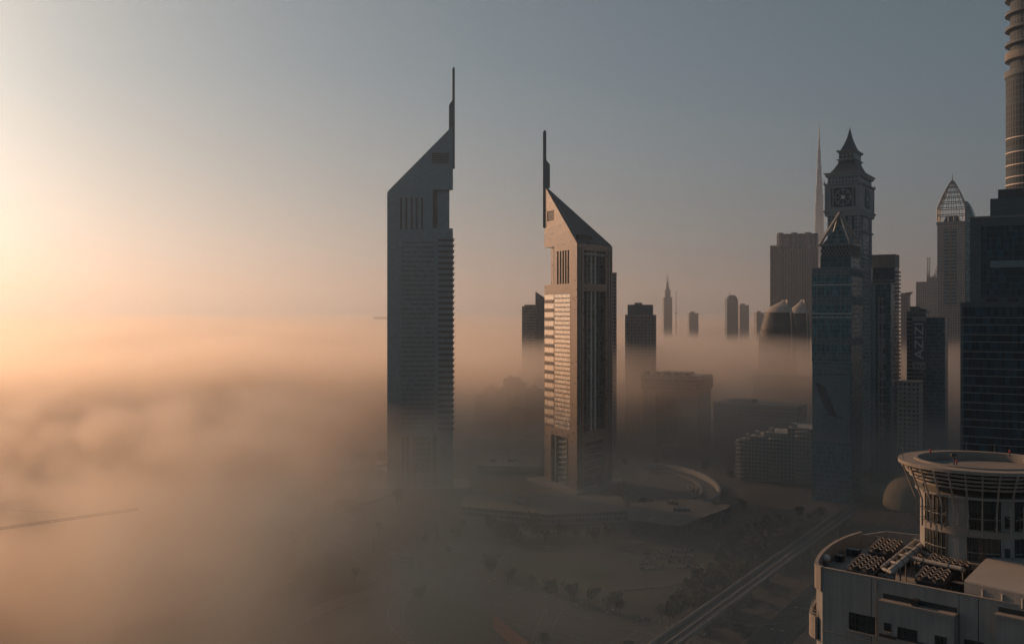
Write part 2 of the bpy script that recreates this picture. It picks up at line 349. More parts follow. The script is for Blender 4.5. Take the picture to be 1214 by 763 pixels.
# ---- clock tower ------------------------------------------------
f,wd,loc=front(981,1019,950,GRID); T=thing('clock_tower','tall stone clock tower with stepped cornices and a pointed slate spire','skyscraper',loc,GRID)
k2=(1033.5-CX)/F; X1=f.o.x+wd*math.cos(GRID); Y1=f.o.y+wd*math.sin(GRID); dp=abs((X1-k2*Y1)/(math.sin(GRID)+k2*math.cos(GRID)))
Zc=lambda py: CZ+(HY-py)/F*957
cx,cy=wd/2,dp/2
def sq(e,z): return [(cx-wd/2-e,cy-dp/2-e,z),(cx+wd/2+e,cy-dp/2-e,z),(cx+wd/2+e,cy+dp/2+e,z),(cx-wd/2-e,cy+dp/2+e,z)]
def sqs(k,z): return [(cx-wd/2*k,cy-dp/2*k,z),(cx+wd/2*k,cy-dp/2*k,z),(cx+wd/2*k,cy+dp/2*k,z),(cx-wd/2*k,cy+dp/2*k,z)]
obj('shaft',MB().loft([sq(0,0),sq(0,Zc(254))]),MT['stone'],T)
for i in range(4):
    x=wd*(.16+.2*i); obj('window_strip',MB().box(x,x+2.4,-.25,.4,Zc(275),Zc(258)),MT['slot'],T)
    obj('window_strip',MB().box(x,x+2.4,-.25,.4,Zc(330),Zc(278)),MT['tealside'],T)
for i in range(3):
    y=dp*(.16+.27*i); obj('window_strip',MB().box(wd-.4,wd+.25,y,y+3,Zc(275),Zc(258)),MT['slot'],T)
for e,y0,y1,nm in((1.6,276.5,274.6,'ledge'),(2.6,257.5,251.5,'cornice'),(3.4,253.5,250.8,'cornice'),(3.2,221.5,219.5,'cornice'),(2.2,211.5,206.8,'cornice'),(3.0,208.6,207,'cornice'),(.8,342,340.5,'ledge'),(.8,392,390.5,'ledge')):
    obj(nm,MB().loft([sq(e-.8,Zc(y0)),sq(e,Zc(y1)-.6),sq(e,Zc(y1))]),MT['stonep'],T)
cs=obj('clock_stage',MB().loft([sq(1.3,Zc(252)),sq(1.3,Zc(220))]),MT['stonep'],T)
obj('attic',MB().loft([sq(.2,Zc(220)),sq(-.4,Zc(211))]),MT['stone'],T)
# clock faces on the two seen sides: dark square panel, ring, cross bars, centre
def clock(fx,span):
    zc0=(Zc(249)+Zc(223))/2; rr=(Zc(223)-Zc(249))/2*.86
    def q(u,z,o): return fx(u,o)+(z,)
    pnl=MB(); a=[q(-rr*1.25,zc0-rr,0.15),q(rr*1.25,zc0-rr,.15),q(rr*1.25,zc0+rr,.15),q(-rr*1.25,zc0+rr,.15)]
    b=[q(-rr*1.25,zc0-rr,-.4),q(rr*1.25,zc0-rr,-.4),q(rr*1.25,zc0+rr,-.4),q(-rr*1.25,zc0+rr,-.4)]
    pnl.loft([b,a]); cf=obj('clock_face',pnl,MT['slot'],T)
    ring=MB(); n=8
    for i in range(n):
        a0=2*math.pi*(i+.5)/n; a1=2*math.pi*(i+1.5)/n
        ring.bar(q(rr*.82*math.cos(a0),zc0+rr*.82*math.sin(a0),.5),q(rr*.82*math.cos(a1),zc0+rr*.82*math.sin(a1),.5),.7,.7)
    for i in range(8):
        a0=2*math.pi*i/8; ring.bar(q(rr*.35*math.cos(a0),zc0+rr*.35*math.sin(a0),.5),q(rr*1.0*math.cos(a0),zc0+rr*1.0*math.sin(a0),.5),.55,.55)
    for s1 in(-1,1): ring.bar(q(s1*rr*1.0,zc0-rr,.5),q(s1*rr*1.0,zc0+rr,.5),.8,.6)
    obj('dial_tracery',ring,MT['stonep'],cf)
    hub=MB(); e=rr*.2; hub.loft([[q(-e,zc0-e,.1),q(e,zc0-e,.1),q(e,zc0+e,.1),q(-e,zc0+e,.1)],[q(-e,zc0-e,.8),q(e,zc0-e,.8),q(e,zc0+e,.8),q(-e,zc0+e,.8)]])
    obj('dial_centre',hub,MT['white'],cf)
clock(lambda u,o:(cx+u,-1.3-o),wd); clock(lambda u,o:(wd+1.3+o,cy+u*.9),dp)
for sx,sy in((0,0),(1,0),(1,1),(0,1)):
    x=cx+(sx-.5)*(wd+4.6); y=cy+(sy-.5)*(dp+4.6)
    obj('corner_finial',MB().lathe([(.9,Zc(221)),(.9,Zc(219)),(.15,Zc(215.5))],x,y,8),MT['stonep'],T)
    obj('corner_pier',MB().box(x-1.2 if sx else x+.2,x-.2 if sx else x+1.2,y-1.2 if sy else y+.2,y-.2 if sy else y+1.2,Zc(251),Zc(221.5)),MT['concl'],T)
obj('mansard_roof',MB().loft([sqs(.92,Zc(207)),sqs(.72,Zc(201)),sqs(.56,Zc(195)),sqs(.5,Zc(190.5))]),MT['slate'],T)
obj('lantern',MB().loft([sqs(.5,Zc(190)),sqs(.5,Zc(180.5))]),MT['stone'],T)
obj('cornice',MB().loft([sqs(.55,Zc(191)),sqs(.62,Zc(189.4))]),MT['stonep'],T)
obj('cornice',MB().loft([sqs(.54,Zc(181.5)),sqs(.64,Zc(179))]),MT['stonep'],T)
for i in range(4): obj('lantern_window',MB().box(cx-wd*.2+i*wd*.11,cx-wd*.2+i*wd*.11+1.5,cy-dp*.25-.15,cy-dp*.25+.3,Zc(188),Zc(182.5)),MT['slot'],T)
obj('spire',MB().loft([sqs(.46,Zc(179)),sqs(.28,Zc(171)),sqs(.13,Zc(162)),sqs(.03,Zc(152))]),MT['slate'],T)
obj('finial',MB().lathe([(.25,Zc(153)),(.9,Zc(151.4)),(.3,Zc(150.4)),(.1,Zc(147.5))],cx,cy,8),MT['steel'],T)
for yy in(.04,.2,.78,.93): obj('side_rib',MB().box(wd-.2,wd+.7,dp*yy,dp*yy+1.2,0,Zc(258)),MT['stonep'],T)
for i in range(0,46):
    z=20+i*4.2; obj('balcony',MB().box(wd-.2,wd+1.1,dp*.28,dp*.72,z,z+1.1),MT['stonep'],T)

# ---- teal glass tower with a lattice pyramid top and a banner ----------
f,wd,loc=front(963,1009,800,GRID); T=thing('pyramid_tower','teal glass tower with pointed arch friezes, a hung banner and a hollow pyramid top','skyscraper',loc,GRID)
k2=(1022-CX)/F; X1=f.o.x+wd*math.cos(GRID); Y1=f.o.y+wd*math.sin(GRID); dp=(X1-k2*Y1)/(math.sin(GRID)+k2*math.cos(GRID)); dp=abs(dp)
Zt=lambda py: f.at(986,py)[1]
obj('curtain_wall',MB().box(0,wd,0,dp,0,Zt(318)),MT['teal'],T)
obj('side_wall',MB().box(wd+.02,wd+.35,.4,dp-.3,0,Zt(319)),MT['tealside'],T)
obj('roof',MB().box(-.4,wd+.6,-.4,dp+.3,Zt(318),Zt(317)),MT['steel'],T)
def arches(y0,y1,yo,n=8):
    mb=MB(); z0,z1=Zt(y0),Zt(y1)
    for i in range(n):
        a=wd*i/n; b=wd*(i+1)/n; m=(a+b)/2
        for p,q_ in(((a,z0),(m,z1)),((m,z1),(b,z0)),((a,z1),(m,z0)),((m,z0),(b,z1))):
            mb.bar((p[0],yo,p[1]),(q_[0],yo,q_[1]),.45,.45,(0,1,0))
        mb.bar((a,yo,z0-3),(a,yo,z1),.4,.4,(0,1,0))
    nd=max(2,int(n*dp/wd))
    for i in range(nd):
        a=dp*i/nd; b=dp*(i+1)/nd; m=(a+b)/2; x=wd+.6
        for p,q_ in(((a,z0),(m,z1)),((m,z1),(b,z0))): mb.bar((x,p[0],p[1]),(x,q_[0],q_[1]),.45,.45,(1,0,0))
    return mb
for y0,y1 in((327,318),(361,352),(409,400)):
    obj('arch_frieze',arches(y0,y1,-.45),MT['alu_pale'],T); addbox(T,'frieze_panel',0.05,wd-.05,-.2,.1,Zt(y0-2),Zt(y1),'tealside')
for y in(337.5,371.5,376,420.5,424.5,429): addbox(T,'spandrel',-.15,wd+.5,-.4,.2,Zt(y+.6),Zt(y-.6),'white' if y<400 else 'steel')
for i in range(9): x=wd*i/8; obj('mullion',MB().box(x-.22,x+.22,-.35,.1,Zt(430),Zt(327)),MT['steel'],T)
addbox(T,'upper_stage',wd*.2,wd*.98,1.5,dp*.9,Zt(317.5),Zt(304),'tealside')
st=addbox(T,'lattice_stage',wd*.2+.6,wd*.98-.6,2.2,dp*.9-.6,Zt(304),Zt(290),'slot')
lat=MB(); x0,x1=wd*.2,wd*.98; n=9; z0,z1=Zt(304),Zt(290)
for i in range(n+1):
    for j in range(2):
        a=x0+(x1-x0)*i/n; za=z0+(z1-z0)*j/2; zb_=z0+(z1-z0)*(j+1)/2
        for dx in(-1,1):
            b=a+dx*(x1-x0)/n
            if x0-.01<=b<=x1+.01: lat.bar((a,1.6,za),(b,1.6,zb_),.55,.5,(0,1,0))
yn=5
for i in range(yn+1):
    for j in range(2):
        a=1.6+(dp*.9-1.6)*i/yn; za=z0+(z1-z0)*j/2; zb_=z0+(z1-z0)*(j+1)/2
        for dx in(-1,1):
            b=a+dx*(dp*.9-1.6)/yn
            if 1.59<=b<=dp*.9+.01: lat.bar((x1,a,za),(x1,b,zb_),.55,.5,(1,0,0))
obj('lattice_screen',lat,MT['steel'],st)
ap=(wd*.575,dp*.45,Zt(250)); cn=[(wd*.17,1.0,Zt(290)),(wd*1.0,1.0,Zt(290)),(wd*1.0,dp*.93,Zt(290)),(wd*.17,dp*.93,Zt(290))]
pf=MB()
for cpt in cn: pf.bar(cpt,ap,2.2,1.6)
for i in range(4): pf.bar(cn[i],cn[(i+1)%4],1.6,1.6)
obj('pyramid_frame',pf,MT['steel'],T)
apl=(ap[0],ap[1],Zt(264)); obj('pyramid_roof',MB().loft([[(wd*.24,2.2,Zt(289.5)),(wd*.93,2.2,Zt(289.5)),(wd*.93,dp*.86,Zt(289.5)),(wd*.24,dp*.86,Zt(289.5))],[(apl[0]+a*.3,apl[1]+b*.3,apl[2]) for a,b in((-1,-1),(1,-1),(1,1),(-1,1))]]),MT['tealside'],T)
bn=obj('banner',MB().box(wd*.02,wd*.985,-.75,-.45,Zt(524),Zt(431)),MT['alu'],T)
def bp(px,py,y=-.79): t,z=f.at(px,py); return (t,y,z)
obj('printed_tailfin',MB().plate([bp(966.5,453),bp(970,453.5),bp(979,459),bp(993,494),bp(984,492),bp(978,484)][::-1],.03).plate([bp(967,487.5),bp(985,491.5),bp(1004,495),bp(994,495.2)][::-1],.03),MT['louver'],bn)
tx=MB(); rr=random.Random(3)
for (a,b,y,hh) in((986,1006,436.5,2.2),(969,1004,443.5,2.0)):
    px=a
    while px<b:
        wl=rr.uniform(.5,1.3)
        if rr.random()<.85: tx.plate([bp(px,y+hh*rr.uniform(.35,.6)),bp(px+wl,y+hh*.5),bp(px+wl,y-hh*rr.uniform(.2,.5)),bp(px,y-hh*.45)][::-1],.03)
        px+=wl+rr.choice((.2,.2,.25,.9))
obj('banner_lettering',tx,MT['louver'],bn)
for i in range(24): addbox(T,'air_vent',wd*.75+wd*.25+.3,wd+.75,dp*.55,dp*.55+1.6,Zt(440)-i*4.4,Zt(440)-i*4.4+2,'slot')

# ---- dark slab tower behind it and the narrow bright glass tower ------
t,f,wd,z=block('slab_tower','dark slab tower with a pale blank top storey behind the clock tower',1034,1061,1000,302,22,GRID,'darkglass')
addbox(t,'top_storey',-.3,wd+.3,-.3,22.3,z-13,z-1.3,'conc'); 
for i in range(48): addbox(t,'balcony',wd-.1,wd+2.2,1.5,20,z-18-i*3.9,z-16.6-i*3.9,'conc')
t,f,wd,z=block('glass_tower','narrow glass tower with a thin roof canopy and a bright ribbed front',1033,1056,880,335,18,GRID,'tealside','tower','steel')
addbox(t,'canopy',-1,wd+3,-2,20,z+1.5,z+2.3,'steel')
for x in(1,wd-1): addbox(t,'canopy_post',x-.2,x+.2,1,1.4,z,z+1.5,'steel')
addbox(t,'bright_strip',wd*.36,wd*.74,-.5,.2,8,z-12,'khalifa'); addbox(t,'corner_fin',wd*.05,wd*.22,-.6,.2,2,z-2,'alu')
# ---- office tower with the vertical sign -------------------------------
t,f,wd,z=block('sign_tower','grey office tower carrying a tall blue vertical sign with white letters',1075,1098,1000,369,24,GRID,'grid')
addbox(t,'roof_plant',wd*.15,wd*.6,3,14,z,z+5,'conc'); addbox(t,'roof_plant',wd*.6,wd*.95,5,16,z,z+2.6,'alu_dark')
f3,w3,l3=front(1098,1113,1004,GRID); addbox(t,'annex',wd+.05,wd+17,1.5,22,0,z-7,'tealside'); addbox(t,'annex_roof',wd-.1,wd+17.3,1.2,22.3,z-7,z-5.8,'conc')
sb=addbox(t,'sign_board',f.s_(1082),f.s_(1097),-1.2,-.3,f.at(1090,428)[1],f.at(1090,380.5)[1],'sign')
sb1=addbox(t,'sign_panel',f.s_(1082),f.s_(1097.2),-1.1,-.3,f.at(1090,437.5)[1],f.at(1090,429)[1],'concl'); sb2=addbox(t,'sign_panel',f.s_(1082),f.s_(1097.2),-1.1,-.3,f.at(1090,380)[1],f.at(1090,375)[1],'concl')
for k in range(3): addbox(sb1,'mark',f.s_(1085)+k*3.2,f.s_(1085)+k*3.2+1.7,-1.16,-1.1,f.at(1090,435.5)[1],f.at(1090,431+k*.7)[1],'sign')
# letters A Z I Z I, reading upwards
def text_mesh(s,size,depth):
    cu=bpy.data.curves.new('txt','FONT'); cu.body=s; cu.size=size; cu.extrude=depth; cu.align_x='CENTER'; cu.align_y='CENTER'
    o=bpy.data.objects.new('txt',cu); COL.objects.link(o); dg=bpy.context.evaluated_depsgraph_get(); dg.update()
    me=bpy.data.meshes.new_from_object(o.evaluated_get(dg)); bpy.data.objects.remove(o); return me
me=text_mesh('AZIZI',11.5,.12); me.materials.clear(); me.materials.append(MT['white'])
xs=[v.co.x for v in me.vertices]; L=f.at(1090,383)[1]-f.at(1090,425.5)[1]; kx=L/(max(xs)-min(xs)); xm=(max(xs)+min(xs))/2; ys=[v.co.y for v in me.vertices]; ym=(max(ys)+min(ys))/2; ky=(f.s_(1094.8)-f.s_(1084.5))/(max(ys)-min(ys))
zc=(f.at(1090,383)[1]+f.at(1090,425.5)[1])/2; xc=(f.s_(1094.8)+f.s_(1084.5))/2
for v in me.vertices:
    x,y,zq_=v.co; v.co=Vector((xc-(y-ym)*ky,-1.35-zq_,zc+(x-xm)*kx))
lo=bpy.data.objects.new('lettering',me); COL.objects.link(lo); lo.parent=sb
for i in range(26): addbox(t,'window_band',.3,f.s_(1081),-.2,.2,z-9-i*4.2,z-7-i*4.2,'slot')
# ---- tower with the lattice crown (hotel) --------------------------------
f,wd,loc=front(1111,1144,1400,GRID); T=thing('crown_tower','beige tower with a gold centre strip under an openwork pyramid crown','skyscraper',loc,GRID)
Zg=lambda py: f.at(1128,py)[1]; dp=30
obj('wall',MB().box(0,wd,0,dp,0,Zg(266)),MT['resid'],T); addbox(T,'cornice',-1,wd+1,-1,dp+1,Zg(266),Zg(263),'conc')
addbox(T,'window_bay',wd*.26,wd*.7,-.6,.3,Zg(362),Zg(271),'tealside'); addbox(T,'gold_strip',wd*.46,wd*.52,-1.3,-.55,Zg(365),Zg(270),'gold')
for i in range(22): addbox(T,'floor_band',wd*.26,wd*.7,-1.0,-.5,Zg(362-i*4.2),Zg(361-i*4.2),'concl')
cr=MB(); e=[(0,0),(wd,0),(wd,dp),(0,dp)]; apx=(wd*.5,dp*.5,Zg(212)); lv=[(0,263),(0,254),(0,246),(.16,239),(.32,232.5),(.48,226.5),(.66,220.5),(.84,215)]
def ring(k,py): return [(wd/2+(x-wd/2)*(1-k),dp/2+(y-dp/2)*(1-k),Zg(py)) for x,y in e]
rg=[ring(k,py) for k,py in lv]
for r_ in rg:
    for i in range(4): cr.bar(r_[i],r_[(i+1)%4],1.0,1.0)
for a,b in zip(rg,rg[1:]+[[apx]*4]):
    for i in range(4):
        for u in(0,.2,.4,.6,.8):
            p=Vector(a[i]).lerp(Vector(a[(i+1)%4]),u); q_=Vector(b[i]).lerp(Vector(b[(i+1)%4]),u); cr.bar(p,q_,1.0 if u==0 else .6,1.0 if u==0 else .6)
obj('openwork_crown',cr,MT['steel'],T); obj('crown_core',MB().loft([[(wd*.2,dp*.2,Zg(263)),(wd*.8,dp*.2,Zg(263)),(wd*.8,dp*.8,Zg(263)),(wd*.2,dp*.8,Zg(263))],[(wd*.3,dp*.3,Zg(255)),(wd*.7,dp*.3,Zg(255)),(wd*.7,dp*.7,Zg(255)),(wd*.3,dp*.7,Zg(255))]]),MT['alu_dark'],T)
obj('spire',MB().tube((wd/2,dp/2,Zg(215)),(wd/2,dp/2,Zg(204)),.9,6,.3),MT['steel'],T)
wg=MB(); wg.loft([[(wd+.1,4,z_),(wd+.1+k,4,z_),(wd+.1+k,dp-2,z_),(wd+.1,dp-2,z_)] for z_,k in((0,11),(Zg(262),11),(Zg(252),9),(Zg(243),5),(Zg(239),2))]); obj('curved_wing',wg,MT['teal'],T)
# ---- construction tower, cranes, slim tower ----------------------------
t,f,wd,z=block('unfinished_tower','grey tower under construction with two cranes on its roof',1086,1112,1700,334,40,GRID,'resid')
addbox(t,'core',wd*.45,wd*.85,8,30,z,z+8,'conc')
def tower_crane(label,base,hgt,jib,ang,luff,group=None,cj=14,name='tower_crane',mw=2.0):
    T=thing(name,label,'crane',base,ang,group)
    def truss(mb,p,q,w_,n):
        p=Vector(p); q=Vector(q); d=(q-p).normalized(); a=d.cross(Vector((0,0,1))); a=a if a.length>.01 else Vector((1,0,0)); a=a.normalized(); b=a.cross(d)
        cs=[(i*w_/2,j*w_/2) for i,j in((-1,-1),(1,-1),(1,1),(-1,1))]
        for i,j in cs: mb.bar(p+a*i+b*j,q+a*i+b*j,w_*.14,w_*.14)
        for k in range(n):
            u0=p.lerp(q,k/n); u1=p.lerp(q,(k+1)/n)
            for c in range(4):
                i,j=cs[c]; i2,j2=cs[(c+1)%4]; mb.bar(u0+a*i+b*j,u1+a*i2+b*j2,w_*.09,w_*.09)
        return mb
    obj('mast',truss(MB(),(0,0,0),(0,0,hgt),mw,max(4,int(hgt/5))),MT['steel'],T)
    e=Vector((math.cos(luff)*jib,0,hgt+math.sin(luff)*jib))
    obj('jib',truss(MB(),(0,0,hgt+.5),tuple(e+Vector((0,0,.5))),mw*.85,max(8,int(jib/3))),MT['steel'],T)
    obj('counter_jib',truss(MB(),(0,0,hgt),(-cj,0,hgt),mw*.8,5),MT['steel'],T)
    obj('counterweight',MB().box(-cj,-cj+3,-1.2,1.2,hgt-2.5,hgt-.8),MT['conc'],T)
    obj('cab',MB().box(.9,2.9,-2.4,-.9,hgt-1.2,hgt+1.2),MT['white'],T)
    obj('apex',MB().bar((0,0,hgt),(0,0,hgt+jib*.13+2),.8,.8).tube((0,0,hgt+jib*.13+2),tuple(e*.7+Vector((0,0,hgt*.3+1))),.05,4).tube((0,0,hgt+jib*.13+2),(-cj+1,0,hgt+.5),.05,4),MT['steel'],T)
    return T
wp=lambda T_,x,y,zz_: tuple(Vector((T_.location.x,T_.location.y,zz_))+Matrix.Rotation(T_.rotation_euler.z,3,'Z')@Vector((x,y,0)))
tower_crane('luffing crane with the steeper slanted jib on the unfinished tower roof',wp(t,wd*.8,15,z),8,30,R(20),R(66),'cranes on the unfinished tower',6,mw=4.5)
tower_crane('luffing crane with a nearly upright jib on the unfinished tower roof',wp(t,wd*.5,15,z+8),4,30,R(60),R(78),'cranes on the unfinished tower',6,mw=4.5)
t,f,wd,z=block('slim_tower','slim tower with a flared roof between the dark slab tower and the sign tower',1068,1077,1500,350,16,GRID,'far')
obj('flared_top',MB().loft([[(0,0,z),(wd,0,z),(wd,16,z),(0,16,z)],[(-.5,-1,z+3),(wd+4,-1,z+5),(wd+4,17,z+5),(-.5,17,z+3)]]),MT['conc'],t)
t,f,wd,z=block('apartment_tower','fog veiled apartment tower with balconies below the tower with the blue sign',1064,1089,780,452,20,GRID,'resid')
for i in range(22):
    for k in range(3): addbox(t,'balcony',wd*(.08+.32*k),wd*(.26+.32*k),-1.2,.1,z-5-i*3.9,z-3.9-i*3.9,'concl')
# ---- two big blocks at the edge ---------------------------------------
rz=GRID
t,f,wd,z=block('office_block','broad grey office block with dark glass and a stepped roof under the round tower',1150,1290,600,257,45,rz,'alu_dark','office block')
addbox(t,'roof_storey',f.s_(1173),wd,4,40,z,z+10.5,'alu_dark'); addbox(t,'roof_screen',f.s_(1182),wd,6,36,z+10.5,z+16,'louver')
gl=addbox(t,'glass_front',f.s_(1163),wd-1,-.35,.3,f.at(1180,357)[1],f.at(1180,268)[1],'darkglass')
addbox(t,'beam',f.s_(1174),wd-1,-1.4,-.3,f.at(1190,317)[1],f.at(1190,309)[1],'alu'); 
t,f,wd,z=block('glass_block','dark glass office block with thin pale floor lines beyond the round roof pavilion',1139,1300,450,358,50,rz,'darkglass','office block','alu_dark',2.2)
addbox(t,'penthouse',f.s_(1150),wd,8,40,z,z+2.2,'alu_dark')
addbox(t,'corner_panel',-.15,1.1,-.2,.3,0,z-2.3,'alu_dark')
for i in range(26):
    zz_=z-6.5-i*3.9*.97
    if i%2==0: zz_-=.6
    addbox(t,'floor_line',-.1,wd,-.28,.1,zz_,zz_+.35,'steel')
for i in range(3): addbox(t,'roof_unit',f.s_(1168)+i*9,f.s_(1168)+i*9+4,3,6,z,z+1.6,'dark')
# round tower
D=700; cxw=(1229-CX)/F*D; r0=33/F*D; T=thing('round_tower','cylindrical tower with stacked round balconies rising beyond the grey office block','skyscraper',(cxw,D,0))
Zr=lambda py: CZ+(HY-py)/F*D
MT['drumslab']=plain('grey_balcony_slab',(.14,.17,.19),.85)
obj('drum',MB().lathe([(r0,0),(r0,Zr(92)),(r0*.9,Zr(92))],n=48),MT['drum'],T,False)
obj('upper_core',MB().lathe([(r0*.86,Zr(92)),(r0*.86,Zr(-40))],n=40),MT['drum'],T)
obj('rim',MB().lathe([(r0*1.02,Zr(92)),(r0*1.05,Zr(90)),(r0*1.05,Zr(84)),(r0*.9,Zr(84))],n=48),MT['drumslab'],T)
for y in(165,182,197,211,220): obj('light_ring',MB().lathe([(r0*1.02,Zr(y)),(r0*1.02,Zr(y-1.2)),(r0*.99,Zr(y-1.2)),(r0*.99,Zr(y))],n=48),MT['white'],T)
for k in range(7):
    y=74-k*18; obj('balcony_slab',MB().lathe([(r0*.8,Zr(y)),(r0*1.03,Zr(y-3)),(r0*1.03,Zr(y-12 if k==0 else y-6)),(r0*.8,Zr(y-12 if k==0 else y-6))],n=48),MT['conc' if k==0 else 'drumslab'],T)
obj('crown',MB().lathe([(r0*.86,Zr(-40)),(r0*.5,Zr(-55))],n=40),MT['conc'],T)
aa=R(228); fx_,fy_=math.cos(aa)*r0*1.03,math.sin(aa)*r0*1.03
obj('vertical_fin',MB().prism([(fx_-2.0,fy_-1),(fx_+1.6,fy_-2.2),(fx_+2.2,fy_+1.5),(fx_-1.4,fy_+2.5)],0,Zr(-45)),MT['drumslab'],T)
# ---- ribbed slab tower, domed pair, needle ---------------------------------
t,f,wd,z=block('ribbed_tower','wide grey slab tower with vertical ribs and a notched roofline',913,970,1700,291,34,R(-14),'greyrib','skyscraper')
zt=f.at(945,276)[1]; addbox(t,'crown_block',f.s_(921),wd-.5,1,33,z,zt-2,'greyrib')
for i in range(6):
    x0=f.s_(921)+(wd-f.s_(921))*i/6; obj('crown_lobe',MB().lathe([(5.6,z-6),(5.6,zt-(2 if i%2 else 0)),(4.6,zt+.8-(2 if i%2 else 0))],x0+6,3,12),MT['greyrib'],t)
fins(t,22,wd,0,z-1,'conc',1.4,1.1,'rib')
def domed(label,x0,x1,D,ytip,ycap,group):
    r=(x1-x0)/F*D; loc=Vector(((x1-CX)/F*D,D,0)); T=thing('domed_tower',label,'tower',loc,0,group)
    Z=lambda py: CZ+(HY-py)/F*D
    zt,zc=Z(ytip),Z(ycap); prof=[(r,0),(r,Z(412)),(r*.985,Z(400)),(r*.93,Z(390)),(r*.84,Z(380)),(r*.74,zc)]
    body=MB(); n=20; a0,a1=R(100),R(280)
    body.lathe(prof+[(.1,zc),(.1,0)],0,0,n,a0,a1,1,.9,True); obj('glass_body',body,MT['domeglass'],T,False)
    cap=[(r*.75,zc),(r*.55,zc+(zt-zc)*.45),(r*.3,zc+(zt-zc)*.72),(r*.05,zt),(.06,zt),(.06,zc)]
    obj('dome_cap',MB().lathe(cap,0,0,n,a0,a1,1,.9,True),MT['concl'],T)
    obj('edge_fin',MB().box(-.5,1.2,-r*.9,r*.9,0,zc).box(-.4,1.0,-r*.4,r*.4,zc,zt),MT['steel'],T)
    return T
domed('curved dark glass tower with a pale dome cap, the fuller one of the pair',900,930.5,1330,355.5,370,'pair of domed towers')
domed('curved dark glass tower with a pale dome cap, partly behind its twin',931,951.5,1400,355.5,371,'pair of domed towers')
D=3700; T=thing('needle_tower','very tall slender silver tower stepping up to a needle far away','skyscraper',((971-CX)/F*D,D,0))
k=F/D; Zb=lambda py: CZ+(HY-py)/F*D
for ang,st in ((R(200),((285,6.6),(262,5.9),(240,5.3),(221,4.4),(203,3.3),(188,2.3))),(R(330),((275,6.4),(250,5.6),(231,4.9),(212,3.9),(196,2.8),(181,1.9))),(R(80),((280,6),(240,5),(200,3.6),(184,2.2)))):
    mb=MB(); zp=0
    for y,rad in st:
        z1=Zb(y); rt=max(.9,.38*rad)
        mb.lathe([(rt/k,zp),(rt/k,z1)],math.cos(ang)*(rad-rt)/k,math.sin(ang)*(rad-rt)/k,14)
        zp=max(0,z1-2)
    obj('wing',mb,MT['khalifa'],T)
for r1,r2,ya,yb in((4.3,4.0,420,225),(3.3,2.9,232,200),(2.2,1.9,203,178),(1.3,1.0,180,165)):
    obj('core_stage',MB().lathe([(r1/k,0 if ya>400 else Zb(ya)),(r2/k,Zb(yb))],0,0,18),MT['khalifa'],T)
obj('needle',MB().lathe([(.95/k,Zb(166)),(.7/k,Zb(158)),(.28/k,Zb(150)),(.1/k,Zb(143))],0,0,10),MT['steel'],T)
# ---- middle distance -----------------------------------------------------------
t,f,wd,z=block('wedge_tower','grey office tower with a slanted blade wall seen past the copper lit face',622,636,1350,361,26,0,'grid','tower')
f4=Face((635-CX)/F*1335,1335,0); x0,x1=f4.s_(635)-0+ (f4.o.x-f.o.x), f4.s_(652)+(f4.o.x-f.o.x)
obj('blade_wall',MB().add([(x0,-15,0),(x1,-15,0),(x1,20,0),(x0,20,0),(x0,-15,f4.at(635,345.5)[1]),(x1,-15,f4.at(652,357)[1]),(x1,20,f4.at(652,357)[1]),(x0,20,f4.at(635,345.5)[1])],[(3,2,1,0),(4,5,6,7),(0,1,5,4),(1,2,6,5),(2,3,7,6),(3,0,4,7)]),MT['darkglass'],t)
addbox(t,'stair_tower',-3.6,-.1,4,16,0,z-2,'grid')
t,f,wd,z=block('hidden_tower','plain grey tower seen as a strip past the shaded face of the copper lit skyscraper',700,731,1080,323,30,0,'grid')
addbox(t,'roof_plant',wd*.3,wd*.7,6,20,z,z+4,'conc')
t,f,wd,z=block('grid_tower','square office tower with a recessed crown standing free in the fog',741,778,1250,373,30,R(-8),'grid')
addbox(t,'crown',wd*.08,wd*.9,1.5,27,z,f.at(760,361)[1],'alu_dark'); addbox(t,'roof_plant',wd*.3,wd*.55,8,18,f.at(760,361)[1],f.at(760,358.5)[1],'conc')
fins(t,9,wd,0,z-1.3,'conc',.6,.7,'pier')
t,f,wd,z=block('gate_building','broad stone gate building with a thick overhanging roof and a square opening',763,827,1150,461,42,GRID,'conc','gate building','concl',.8)
bw=[c for c in t.children if c.name.startswith('wall')][0]; cc=MB().box(f.s_(778.5),f.s_(802.5),-2,24,-1,f.at(790,468)[1]); cut(bw,cc)
obj('roof_slab',MB().loft([[(-.6,-.6,z),(wd+.6,-.6,z),(wd+.6,42.6,z),(-.6,42.6,z)],[(-2,-2,z+3),(wd+2,-2,z+3),(wd+2,44,z+3),(-2,44,z+3)],[(-2,-2,z+15),(wd+2,-2,z+15),(wd+2,44,z+15),(-2,44,z+15)],[(-.5,-.5,z+17),(wd+.5,-.5,z+17),(wd+.5,42.5,z+17),(-.5,42.5,z+17)]]),MT['grid'],t)
addbox(t,'roof_edge',-2.6,wd+2.6,-2.6,44.6,z+13.4,z+14.8,'concl'); addbox(t,'roof_plant',wd*.2,wd*.75,8,34,z+17,z+20,'conc')
for i in range(5): addbox(t,'roof_unit',wd*(.02+.19*i),wd*(.09+.19*i),-1,5,z+17,z+20.5,'alu_dark')
for px in(776,803.5): addbox(t,'opening_pier',f.s_(px)-1,f.s_(px)+1,-1.2,.3,0,f.at(790,466)[1],'concl')
t,f,wd,z=block('office_slab','long low dark office slab behind the terraced flats',846,945,1120,477,40,GRID,'grid','office block')
addbox(t,'roof_plant',wd*.15,wd*.45,8,26,z,z+4,'conc')
t,f,wd,z=block('office_slab','pale square block almost lost in the fog behind the long dark slab',892,962,1260,444,30,GRID,'far','office block')
